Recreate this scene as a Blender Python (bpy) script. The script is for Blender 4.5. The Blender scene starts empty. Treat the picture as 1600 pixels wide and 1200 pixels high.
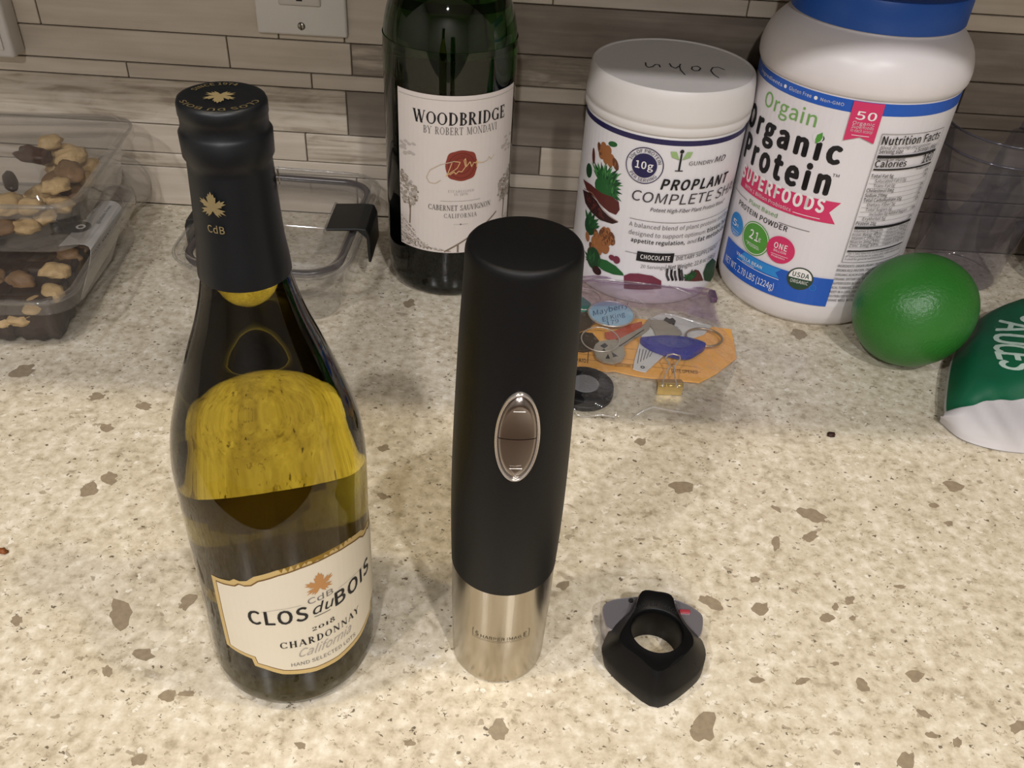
import bpy, bmesh, math, random
from mathutils import Vector, Matrix, noise
random.seed(7)
sc = bpy.context.scene
COL = sc.collection
PI = math.pi

# ------------------------------------------------------------------ camera
FPX, PITCH, ROLL, YAW, CH = 1410.83, .6607, .0661, .0137, .4148
F = Vector((math.sin(YAW)*math.cos(PITCH), math.cos(YAW)*math.cos(PITCH), -math.sin(PITCH)))
R0 = Vector((math.cos(YAW), -math.sin(YAW), 0)); U0 = R0.cross(F)
RX = R0*math.cos(ROLL) + U0*math.sin(ROLL); UX = -R0*math.sin(ROLL) + U0*math.cos(ROLL)
CP = Vector((0, 0, CH))
cd = bpy.data.cameras.new('camera'); cam = bpy.data.objects.new('camera', cd); COL.objects.link(cam)
cd.sensor_width = 36; cd.lens = FPX/1600*36; cd.clip_start = .01
cam.matrix_world = Matrix(((RX.x, UX.x, -F.x, 0), (RX.y, UX.y, -F.y, 0), (RX.z, UX.z, -F.z, CH), (0, 0, 0, 1)))
sc.camera = cam

# ------------------------------------------------------------------ light
sc.view_settings.view_transform = 'Standard'; sc.view_settings.look = 'None'
sc.view_settings.gamma = 1; sc.view_settings.use_curve_mapping = False
sc.view_settings.exposure = 0.57
w = bpy.data.worlds.new('world'); sc.world = w; w.use_nodes = True
w.node_tree.nodes['Background'].inputs[0].default_value = (1, .82, .62, 1)
w.node_tree.nodes['Background'].inputs[1].default_value = .05
def lamp(name, loc, power, size, color=(1, .80, .58)):
    l = bpy.data.lights.new(name, 'AREA'); l.shape = 'DISK'; l.size = size; l.energy = power; l.color = color
    o = bpy.data.objects.new(name, l); COL.objects.link(o); o.location = loc
    return o
WARM = (1, .86, .66)
lamp('ceiling_downlight', (-.42, .12, 1.47), 3.6, .06, WARM)
lamp('ceiling_downlight', (.50, .14, 1.47), 3.5, .06, WARM)
lamp('ceiling_downlight', (-.75, -.75, 1.47), 10.5, .08, (1, .98, 1.0))
lamp('ceiling_downlight', (.45, -.75, 1.47), 11.5, .08, (1, .98, 1.0))
lamp('ceiling_downlight', (-.10, -1.5, 1.47), 15.5, .08, (1, .98, 1.0))
sc.cycles.max_bounces = 12; sc.cycles.transparent_max_bounces = 24; sc.cycles.transmission_bounces = 12
sc.cycles.sample_clamp_indirect = 6; sc.cycles.blur_glossy = .5

# ------------------------------------------------------------------ pixel helpers (a pixel of the photo -> a real surface)
def ray(px, py): return F + RX*((px-800)/FPX) - UX*((py-600)/FPX)
def at_z(px, py, z=0.0):
    d = ray(px, py); return CP + d*((z-CH)/d.z)
def at_y(px, py, Y):
    d = ray(px, py); return CP + d*(Y/d.y)
def zoomf(ox, oy, s): return lambda x, y: (ox+x/s, oy+y/s)

class Cyl:                       # upright cylinder surface: u = arc length from the side facing the room, v = height
    def __init__(s, cx, cy, r): s.cx, s.cy, s.r = cx, cy, r
    def uv(s, px, py):
        d = ray(px, py); a = d.x*d.x+d.y*d.y; b = -(d.x*s.cx+d.y*s.cy); c = s.cx**2+s.cy**2-s.r**2
        D = b*b-a*c; t = (-b-math.sqrt(max(D, 0)))/a; P = CP+d*t
        return (s.r*math.atan2(P.x-s.cx, -(P.y-s.cy)), P.z)
    def pos(s, u, v, off=0):
        a = u/s.r; return Vector((s.cx+(s.r+off)*math.sin(a), s.cy-(s.r+off)*math.cos(a), v))
class Flat:                      # horizontal plane
    def __init__(s, z): s.z = z
    def uv(s, px, py): p = at_z(px, py, s.z); return (p.x, p.y)
    def pos(s, u, v, off=0): return Vector((u, v, s.z+off))

# ------------------------------------------------------------------ materials
def srgb(c):
    return tuple(((x/255)/12.92 if x/255 <= .04045 else ((x/255+.055)/1.055)**2.4) for x in c)+(1,)
def mat(name, col, rough=.5, metal=0, spec=.5, trans=0, ior=1.45, coat=0, bump=0, bscale=400, var=0, vscale=60, sss=0, alpha=1):
    m = bpy.data.materials.new(name); m.use_nodes = True; nt = m.node_tree; n = nt.nodes; b = n['Principled BSDF']
    col = srgb(col) if max(col) > 1 else tuple(col)+(1,)
    b.inputs['Base Color'].default_value = col; b.inputs['Roughness'].default_value = rough
    b.inputs['Metallic'].default_value = metal; b.inputs['Specular IOR Level'].default_value = spec
    b.inputs['Transmission Weight'].default_value = trans; b.inputs['IOR'].default_value = ior
    b.inputs['Coat Weight'].default_value = coat; b.inputs['Coat Roughness'].default_value = .08
    tc = n.new('ShaderNodeTexCoord')
    if sss:
        b.inputs['Subsurface Weight'].default_value = sss; b.inputs['Subsurface Radius'].default_value = (.01, .008, .006); b.inputs['Subsurface Scale'].default_value = .5
    if var or True:
        nz = n.new('ShaderNodeTexNoise'); nz.inputs['Scale'].default_value = vscale; nz.inputs['Detail'].default_value = 4
        nt.links.new(tc.outputs['Object'], nz.inputs['Vector'])
        mx = n.new('ShaderNodeMix'); mx.data_type = 'RGBA'
        v = var if var else .03
        mx.inputs[6].default_value = tuple(c*(1-v) for c in col[:3])+(1,); mx.inputs[7].default_value = tuple(min(1, c*(1+v)) for c in col[:3])+(1,)
        nt.links.new(nz.outputs['Fac'], mx.inputs[0]); nt.links.new(mx.outputs[2], b.inputs['Base Color'])
    if bump:
        nb = n.new('ShaderNodeTexNoise'); nb.inputs['Scale'].default_value = bscale; nb.inputs['Detail'].default_value = 3
        nt.links.new(tc.outputs['Object'], nb.inputs['Vector'])
        bp = n.new('ShaderNodeBump'); bp.inputs['Strength'].default_value = bump; bp.inputs['Distance'].default_value = .001
        nt.links.new(nb.outputs['Fac'], bp.inputs['Height']); nt.links.new(bp.outputs['Normal'], b.inputs['Normal'])
    return m
def film(name, tint=(.97, .97, .97), rough=.06, ior=1.5, gl=(1, 1, 1), bump=0, bscale=60, haze=0, hcol=(.5, .5, .5)):
    """thin clear plastic sheet: see-through with fresnel reflection and a little haze"""
    m = bpy.data.materials.new(name); m.use_nodes = True; nt = m.node_tree; n = nt.nodes; n.remove(n['Principled BSDF'])
    t = n.new('ShaderNodeBsdfTransparent'); t.inputs[0].default_value = tint+(1,)
    g = n.new('ShaderNodeBsdfGlossy'); g.inputs[0].default_value = gl+(1,); g.inputs['Roughness'].default_value = rough
    fr = n.new('ShaderNodeFresnel'); ge = n.new('ShaderNodeNewGeometry'); mr = n.new('ShaderNodeMapRange')
    mr.inputs[3].default_value = ior; mr.inputs[4].default_value = 1/ior      # same reflectance from both sides of the thin sheet
    nt.links.new(ge.outputs['Backfacing'], mr.inputs[0]); nt.links.new(mr.outputs[0], fr.inputs['IOR'])
    mx = n.new('ShaderNodeMixShader'); nt.links.new(fr.outputs[0], mx.inputs[0]); nt.links.new(t.outputs[0], mx.inputs[1]); nt.links.new(g.outputs[0], mx.inputs[2])
    last = mx
    if haze:
        d = n.new('ShaderNodeBsdfDiffuse'); d.inputs[0].default_value = hcol+(1,)
        m2 = n.new('ShaderNodeMixShader'); m2.inputs[0].default_value = haze
        nt.links.new(mx.outputs[0], m2.inputs[1]); nt.links.new(d.outputs[0], m2.inputs[2]); last = m2
    if bump:
        tc = n.new('ShaderNodeTexCoord'); nb = n.new('ShaderNodeTexNoise'); nb.inputs['Scale'].default_value = bscale; nb.inputs['Detail'].default_value = 3
        nt.links.new(tc.outputs['Object'], nb.inputs['Vector']); bp = n.new('ShaderNodeBump'); bp.inputs['Strength'].default_value = bump; bp.inputs['Distance'].default_value = .004
        nt.links.new(nb.outputs['Fac'], bp.inputs['Height'])
        nt.links.new(bp.outputs['Normal'], g.inputs['Normal']); nt.links.new(bp.outputs['Normal'], fr.inputs['Normal'])
    nt.links.new(last.outputs[0], n['Material Output'].inputs[0])
    return m

def reverse(m, col):
    '''paper whose unprinted reverse side has its own colour'''
    nt = m.node_tree; b = nt.nodes['Principled BSDF']; src = b.inputs['Base Color'].links[0].from_socket
    ge = nt.nodes.new('ShaderNodeNewGeometry'); mx = nt.nodes.new('ShaderNodeMix'); mx.data_type = 'RGBA'
    nt.links.new(ge.outputs['Backfacing'], mx.inputs[0]); nt.links.new(src, mx.inputs[6]); mx.inputs[7].default_value = srgb(col); nt.links.new(mx.outputs[2], b.inputs['Base Color'])
    return m
def ramp(nt, fac, stops, interp='LINEAR'):
    r = nt.nodes.new('ShaderNodeValToRGB'); r.color_ramp.interpolation = interp
    while len(r.color_ramp.elements) < len(stops): r.color_ramp.elements.new(.5)
    for e, (p, c) in zip(r.color_ramp.elements, stops):
        e.position = p; e.color = c if len(c) == 4 else c+(1,)
    nt.links.new(fac, r.inputs[0]); return r.outputs[0]
def mixc(nt, fac, a, b):
    m = nt.nodes.new('ShaderNodeMix'); m.data_type = 'RGBA'
    for s, v in ((0, fac), (6, a), (7, b)):
        if hasattr(v, 'links') or isinstance(v, bpy.types.NodeSocket): nt.links.new(v, m.inputs[s])
        else: m.inputs[s].default_value = v
    return m.outputs[2]
def math_(nt, op, a, b=None):
    m = nt.nodes.new('ShaderNodeMath'); m.operation = op
    for i, v in enumerate((a, b)):
        if v is None: continue
        if isinstance(v, bpy.types.NodeSocket): nt.links.new(v, m.inputs[i])
        else: m.inputs[i].default_value = v
    return m.outputs[0]

def quartz():
    m = bpy.data.materials.new('speckled_quartz'); m.use_nodes = True; nt = m.node_tree; n = nt.nodes; b = n['Principled BSDF']
    tc = n.new('ShaderNodeTexCoord').outputs['Object']
    def nz(scale, detail=4, vec=tc):
        t = n.new('ShaderNodeTexNoise'); t.inputs['Scale'].default_value = scale; t.inputs['Detail'].default_value = detail; t.inputs['Roughness'].default_value = .6
        nt.links.new(vec, t.inputs['Vector']); return t
    def warp(amount, scale):
        t = nz(scale, 3); mp = n.new('ShaderNodeVectorMath'); mp.operation = 'MULTIPLY_ADD'
        nt.links.new(t.outputs['Color'], mp.inputs[0]); mp.inputs[1].default_value = (amount,)*3; nt.links.new(tc, mp.inputs[2]); return mp.outputs[0]
    f1 = math_(nt, 'ADD', math_(nt, 'MULTIPLY', nz(34, 4, warp(.01, 40)).outputs['Fac'], .30), math_(nt, 'MULTIPLY', nz(150, 6).outputs['Fac'], .70))
    base = ramp(nt, f1, [(.36, srgb((172, 160, 137))), (.46, srgb((200, 189, 166))), (.54, srgb((212, 202, 181))), (.64, srgb((228, 220, 203)))])
    def chips(scale, frac, size, wv, stretch=1.0):
        v = n.new('ShaderNodeTexVoronoi'); v.inputs['Scale'].default_value = scale
        mp = n.new('ShaderNodeMapping'); nt.links.new(wv, mp.inputs[0]); mp.inputs['Scale'].default_value = (1, stretch, 1); mp.inputs['Rotation'].default_value = (0, 0, .5)
        nt.links.new(mp.outputs[0], v.inputs['Vector'])
        sep = n.new('ShaderNodeSeparateColor'); nt.links.new(v.outputs['Color'], sep.inputs[0])
        pick = math_(nt, 'LESS_THAN', sep.outputs[0], frac)
        sz = math_(nt, 'MULTIPLY', sep.outputs[1], size); sz = math_(nt, 'ADD', sz, size*.25)
        inside = n.new('ShaderNodeMapRange'); nt.links.new(math_(nt, 'SUBTRACT', sz, v.outputs['Distance']), inside.inputs[0]); inside.inputs[1].default_value = 0; inside.inputs[2].default_value = .08
        return math_(nt, 'MULTIPLY', pick, inside.outputs[0]), sep.outputs[2]
    c = base
    wv = warp(.006, 150)
    k, r = chips(170, .12, .34, warp(.010, 150), 1.6); c = mixc(nt, math_(nt, 'MULTIPLY', k, .6), c, srgb((240, 235, 223)))
    k, r = chips(62, .15, .36, warp(.020, 70), 1.4); c = mixc(nt, math_(nt, 'MULTIPLY', k, .35), c, srgb((236, 229, 212)))
    k, r = chips(75, .13, .34, warp(.020, 80), 1.6); c = mixc(nt, math_(nt, 'MULTIPLY', k, .35), c, srgb((160, 147, 124)))
    k, r = chips(250, .40, .36, warp(.010, 260), 2.6); c = mixc(nt, math_(nt, 'MULTIPLY', k, .6), c, srgb((142, 128, 104)))
    k, r = chips(130, .24, .30, warp(.010, 150), 1.9); c = mixc(nt, math_(nt, 'MULTIPLY', k, .7), c, srgb((146, 132, 110)))
    k, r = chips(300, .10, .36, warp(.006, 300), 1.7); c = mixc(nt, math_(nt, 'MULTIPLY', k, .85), c, srgb((84, 72, 56)))
    k, r = chips(46, .09, .22, warp(.014, 90), 1.5); c = mixc(nt, math_(nt, 'MULTIPLY', k, .6), c, srgb((152, 139, 118)))
    nt.links.new(c, b.inputs['Base Color'])
    b.inputs['Roughness'].default_value = .22; b.inputs['Specular IOR Level'].default_value = .45
    bp = n.new('ShaderNodeBump'); bp.inputs['Strength'].default_value = .04; bp.inputs['Distance'].default_value = .0005
    nt.links.new(nz(300, 3).outputs['Fac'], bp.inputs['Height']); nt.links.new(bp.outputs['Normal'], b.inputs['Normal'])
    return m
def tilemat(name, lo, mid, hi, swirl=0.0, rough=.42):
    m = bpy.data.materials.new(name); m.use_nodes = True; nt = m.node_tree; n = nt.nodes; b = n['Principled BSDF']
    tc = n.new('ShaderNodeTexCoord').outputs['Object']; oi = n.new('ShaderNodeObjectInfo')
    add = n.new('ShaderNodeVectorMath'); add.operation = 'MULTIPLY_ADD'
    cmb = n.new('ShaderNodeCombineXYZ'); nt.links.new(oi.outputs['Random'], cmb.inputs[0]); nt.links.new(oi.outputs['Random'], cmb.inputs[2])
    nt.links.new(cmb.outputs[0], add.inputs[0]); add.inputs[1].default_value = (37, 0, 19); nt.links.new(tc, add.inputs[2])
    mp = n.new('ShaderNodeMapping'); nt.links.new(add.outputs[0], mp.inputs[0]); mp.inputs['Scale'].default_value = (7, 60, 120)
    t = n.new('ShaderNodeTexNoise'); t.inputs['Scale'].default_value = 1; t.inputs['Detail'].default_value = 5; t.inputs['Distortion'].default_value = .4+swirl
    nt.links.new(mp.outputs[0], t.inputs['Vector'])
    mp2 = n.new('ShaderNodeMapping'); nt.links.new(add.outputs[0], mp2.inputs[0]); mp2.inputs['Scale'].default_value = (22, 40, 60)
    t2 = n.new('ShaderNodeTexNoise'); t2.inputs['Scale'].default_value = 1; t2.inputs['Detail'].default_value = 6; t2.inputs['Distortion'].default_value = swirl*1.5
    nt.links.new(mp2.outputs[0], t2.inputs['Vector'])
    f = math_(nt, 'ADD', math_(nt, 'MULTIPLY', t.outputs['Fac'], .6), math_(nt, 'MULTIPLY', t2.outputs['Fac'], .4))
    c = ramp(nt, f, [(.36, srgb(lo)), (.50, srgb(mid)), (.64, srgb(hi))])
    hsv = n.new('ShaderNodeHueSaturation'); nt.links.new(c, hsv.inputs['Color'])
    v = n.new('ShaderNodeMapRange'); nt.links.new(oi.outputs['Random'], v.inputs[0]); v.inputs[3].default_value = .9; v.inputs[4].default_value = 1.08
    nt.links.new(v.outputs[0], hsv.inputs['Value']); nt.links.new(hsv.outputs[0], b.inputs['Base Color'])
    b.inputs['Roughness'].default_value = rough
    bp = n.new('ShaderNodeBump'); bp.inputs['Strength'].default_value = .06; bp.inputs['Distance'].default_value = .001
    nt.links.new(t.outputs['Fac'], bp.inputs['Height']); nt.links.new(bp.outputs['Normal'], b.inputs['Normal'])
    return m
def steelmat(name, col, rough, bstr=.12, scale=(600, 600, 8)):
    m = mat(name, col, rough, 1); nt = m.node_tree; n = nt.nodes; b = n['Principled BSDF']
    tc = n.new('ShaderNodeTexCoord'); mp = n.new('ShaderNodeMapping'); mp.inputs['Scale'].default_value = scale
    nt.links.new(tc.outputs['Object'], mp.inputs[0]); t = n.new('ShaderNodeTexNoise'); t.inputs['Scale'].default_value = 1; t.inputs['Detail'].default_value = 2
    nt.links.new(mp.outputs[0], t.inputs['Vector']); bp = n.new('ShaderNodeBump'); bp.inputs['Strength'].default_value = bstr; bp.inputs['Distance'].default_value = .0005
    nt.links.new(t.outputs['Fac'], bp.inputs['Height']); nt.links.new(bp.outputs['Normal'], b.inputs['Normal'])
    return m

# ------------------------------------------------------------------ object helpers
def tag(o, label=None, cat=None, group=None, kind=None):
    if label: o['label'] = label
    if cat: o['category'] = cat
    if group: o['group'] = group
    if kind: o['kind'] = kind
    return o
def root_loc(p):
    while p.parent: p = p.parent
    return p.location.copy()
def thing(name, loc, label, cat, group=None):
    o = bpy.data.objects.new(name, None); COL.objects.link(o); o.location = loc; o.empty_display_size = .02
    return tag(o, label, cat, group)
def put(name, bm, m, parent=None, loc=None, smooth=False, label=None, auto=None):
    """bm is in world coordinates; becomes one mesh object"""
    me = bpy.data.meshes.new(name)
    org = root_loc(parent) if parent else (Vector(loc) if loc is not None else Vector((0, 0, 0)))
    bmesh.ops.transform(bm, matrix=Matrix.Translation(-org), verts=bm.verts)
    bm.to_mesh(me); bm.free()
    for mm in (m if isinstance(m, (list, tuple)) else [m]): me.materials.append(mm)
    if smooth:
        for p in me.polygons: p.use_smooth = True
        if auto: me.set_sharp_from_angle(angle=math.radians(auto))
    o = bpy.data.objects.new(name, me); COL.objects.link(o)
    if parent: o.parent = parent
    else: o.location = org
    if label: o['label'] = label
    return o
def lathe(prof, cx=0, cy=0, seg=64, cap=True):
    bm = bmesh.new(); rings = []
    for r, z in prof:
        if r < 1e-6: rings.append([bm.verts.new((cx, cy, z))])
        else: rings.append([bm.verts.new((cx+r*math.cos(2*PI*i/seg), cy+r*math.sin(2*PI*i/seg), z)) for i in range(seg)])
    for a, b in zip(rings, rings[1:]):
        for i in range(seg):
            j = (i+1) % seg
            if len(a) == 1 and len(b) == 1: continue
            if len(a) == 1: bm.faces.new((a[0], b[i], b[j]))
            elif len(b) == 1: bm.faces.new((a[i], a[j], b[0]))
            else: bm.faces.new((a[i], a[j], b[j], b[i]))
    bmesh.ops.recalc_face_normals(bm, faces=bm.faces)
    return bm
def smoothprof(pts, n=6):
    out = []
    P = [Vector(p) for p in pts]
    for i in range(len(P)-1):
        p0 = P[max(i-1, 0)]; p1 = P[i]; p2 = P[i+1]; p3 = P[min(i+2, len(P)-1)]
        for k in range(n):
            t = k/n
            q = .5*((2*p1)+(p2-p0)*t+(2*p0-5*p1+4*p2-p3)*t*t+(-p0+3*p1-3*p2+p3)*t**3)
            out.append((max(q[0], 0), q[1]))
    out.append(tuple(P[-1])); return out
def box(x0, y0, z0, x1, y1, z1, bev=0, seg=2, bm=None):
    own = bm is None
    b = bmesh.new(); bmesh.ops.create_cube(b, size=1)
    bmesh.ops.transform(b, matrix=Matrix.Translation(((x0+x1)/2, (y0+y1)/2, (z0+z1)/2)) @ Matrix.Diagonal((x1-x0, y1-y0, z1-z0, 1)), verts=b.verts)
    if bev: bmesh.ops.bevel(b, geom=b.edges[:], offset=bev, segments=seg, profile=.5, affect='EDGES')
    if own: return b
    merge(bm, b); return bm
def merge(dst, src):
    vm = {v: dst.verts.new(v.co) for v in src.verts}
    for f in src.faces:
        try:
            nf = dst.faces.new([vm[v] for v in f.verts]); nf.material_index = f.material_index; nf.smooth = f.smooth
        except ValueError: pass
    src.free()
def tube(pts, r, seg=8, closed=False, bm=None, flat=1.0):
    bm = bm or bmesh.new(); P = [Vector(p) for p in pts]; n = len(P); rings = []
    up = Vector((0, 0, 1))
    for i, p in enumerate(P):
        a = P[(i-1) % n] if closed or i > 0 else p; b = P[(i+1) % n] if closed or i < n-1 else p
        t = (b-a).normalized(); s = t.cross(up)
        if s.length < 1e-3: s = t.cross(Vector((1, 0, 0)))
        s.normalize(); q = s.cross(t).normalized()
        rr = r[i] if isinstance(r, (list, tuple)) else r
        rings.append([bm.verts.new(p+s*rr*math.cos(2*PI*k/seg)+q*rr*flat*math.sin(2*PI*k/seg)) for k in range(seg)])
    for i in range(n if closed else n-1):
        A, B = rings[i], rings[(i+1) % n]
        for k in range(seg):
            l = (k+1) % seg; bm.faces.new((A[k], A[l], B[l], B[k]))
    if not closed:
        bm.faces.new(rings[0]); bm.faces.new(rings[-1][::-1])
    bmesh.ops.recalc_face_normals(bm, faces=bm.faces)
    return bm
def rrect(cx, cy, w, d, r, z, rot=0, n=6):
    pts = []
    for k, (sx, sy) in enumerate(((1, 1), (-1, 1), (-1, -1), (1, -1))):
        for i in range(n+1):
            a = k*PI/2+i/n*PI/2
            x = sx*(w/2-r)+r*math.cos(a); y = sy*(d/2-r)+r*math.sin(a)
            pts.append(Vector((cx+x*math.cos(rot)-y*math.sin(rot), cy+x*math.sin(rot)+y*math.cos(rot), z)))
    return pts
def loft(rings, cap0=False, cap1=False, closed=True, bm=None):
    bm = bm or bmesh.new(); V = [[bm.verts.new(p) for p in r] for r in rings]; n = len(V[0])
    for A, B in zip(V, V[1:]):
        for k in range(n if closed else n-1):
            l = (k+1) % n; bm.faces.new((A[k], A[l], B[l], B[k]))
    if cap0: bm.faces.new(V[0][::-1])
    if cap1: bm.faces.new(V[-1])
    bmesh.ops.recalc_face_normals(bm, faces=bm.faces)
    return bm
def plate(pts3, thick, bev=0):
    """outline (world points) extruded downward"""
    bm = bmesh.new(); top = [bm.verts.new(p) for p in pts3]; bot = [bm.verts.new(Vector(p)-Vector((0, 0, thick))) for p in pts3]
    n = len(top); bm.faces.new(top); bm.faces.new(bot[::-1])
    for i in range(n): j = (i+1) % n; bm.faces.new((top[i], bot[i], bot[j], top[j]))
    bmesh.ops.recalc_face_normals(bm, faces=bm.faces)
    if bev: bmesh.ops.bevel(bm, geom=[e for e in bm.edges if all(v in top for v in e.verts)], offset=bev, segments=2, profile=.5, affect='EDGES')
    return bm
def blob(c, r, sx=1, sy=1, sz=1, amp=.25, fr=2.2, seed=0, sub=3, rot=0):
    bm = bmesh.new(); bmesh.ops.create_icosphere(bm, subdivisions=sub, radius=1)
    for v in bm.verts:
        k = 1+amp*(noise.noise(v.co*fr+Vector((seed*3.1, seed*1.7, seed)))*2)
        v.co = Vector((v.co.x*sx*k*r, v.co.y*sy*k*r, v.co.z*sz*k*r))
    bmesh.ops.transform(bm, matrix=Matrix.Translation(c) @ Matrix.Rotation(rot, 4, 'Z'), verts=bm.verts)
    return bm
def patch(rows, n=4):
    """smooth surface through a grid of world points"""
    def cr(P, n):
        out = []
        for i in range(len(P)-1):
            p0 = P[max(i-1, 0)]; p1 = P[i]; p2 = P[i+1]; p3 = P[min(i+2, len(P)-1)]
            for k in range(n):
                t = k/n; out.append(.5*((2*p1)+(p2-p0)*t+(2*p0-5*p1+4*p2-p3)*t*t+(-p0+3*p1-3*p2+p3)*t**3))
        out.append(P[-1]); return out
    g = [cr(r, n) for r in rows]; g = list(zip(*[cr(list(c), n) for c in zip(*g)]))
    return [list(r) for r in g]
def grid_bm(g):
    bm = bmesh.new(); V = [[bm.verts.new(p) for p in r] for r in g]
    for A, B in zip(V, V[1:]):
        for i in range(len(A)-1): bm.faces.new((A[i], A[i+1], B[i+1], B[i]))
    bmesh.ops.recalc_face_normals(bm, faces=bm.faces)
    return bm

# ------------------------------------------------------------------ lettering
_cache = {}
FONT = None
try:                             # a sans that ships inside Blender; the built-in one otherwise
    import os
    FONT = bpy.data.fonts.load(os.path.join(bpy.utils.resource_path('LOCAL'), 'datafiles', 'fonts', 'Noto Sans CJK Regular.woff2'))
except Exception: FONT = None
def sans(s, bold=0.0):
    """built-in font text as flat polygons, cap height 1, baseline 0; weight by overprinting"""
    key = (s, bold)
    if key in _cache: return _cache[key]
    c = bpy.data.curves.new('t', 'FONT'); c.body = s; c.size = 1; c.resolution_u = 3; c.fill_mode = 'BOTH'; c.dimensions = '2D'
    if FONT: c.font = FONT
    if bold > 0: c.space_character = 1+bold*1.6
    o = bpy.data.objects.new('t', c); COL.objects.link(o)
    dg = bpy.context.evaluated_depsgraph_get(); me = o.evaluated_get(dg).to_mesh()
    ck_ = CAPH if FONT else .70
    V = [(v.co.x/ck_, v.co.y/ck_) for v in me.vertices]; P = [tuple(p.vertices) for p in me.polygons]
    o.evaluated_get(dg).to_mesh_clear(); bpy.data.objects.remove(o); bpy.data.curves.remove(c)
    if bold > .008:
        n = len(V); V0, P0 = V, P; V, P = [], []
        dirs = [(1, 0), (-1, 0), (0, .7), (0, -.7)]+([(.7, .5), (-.7, .5), (.7, -.5), (-.7, -.5)] if bold > .03 else [])
        for k, (dx, dy) in enumerate(dirs):
            V += [(x+dx*bold, y+dy*bold) for x, y in V0]; P += [tuple(i+k*n for i in p) for p in P0]
    _cache[key] = (V, P); return V, P
CAPH = 1
if FONT: CAPH = max(y for x, y in sans('H')[0]); _cache.clear()
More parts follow.
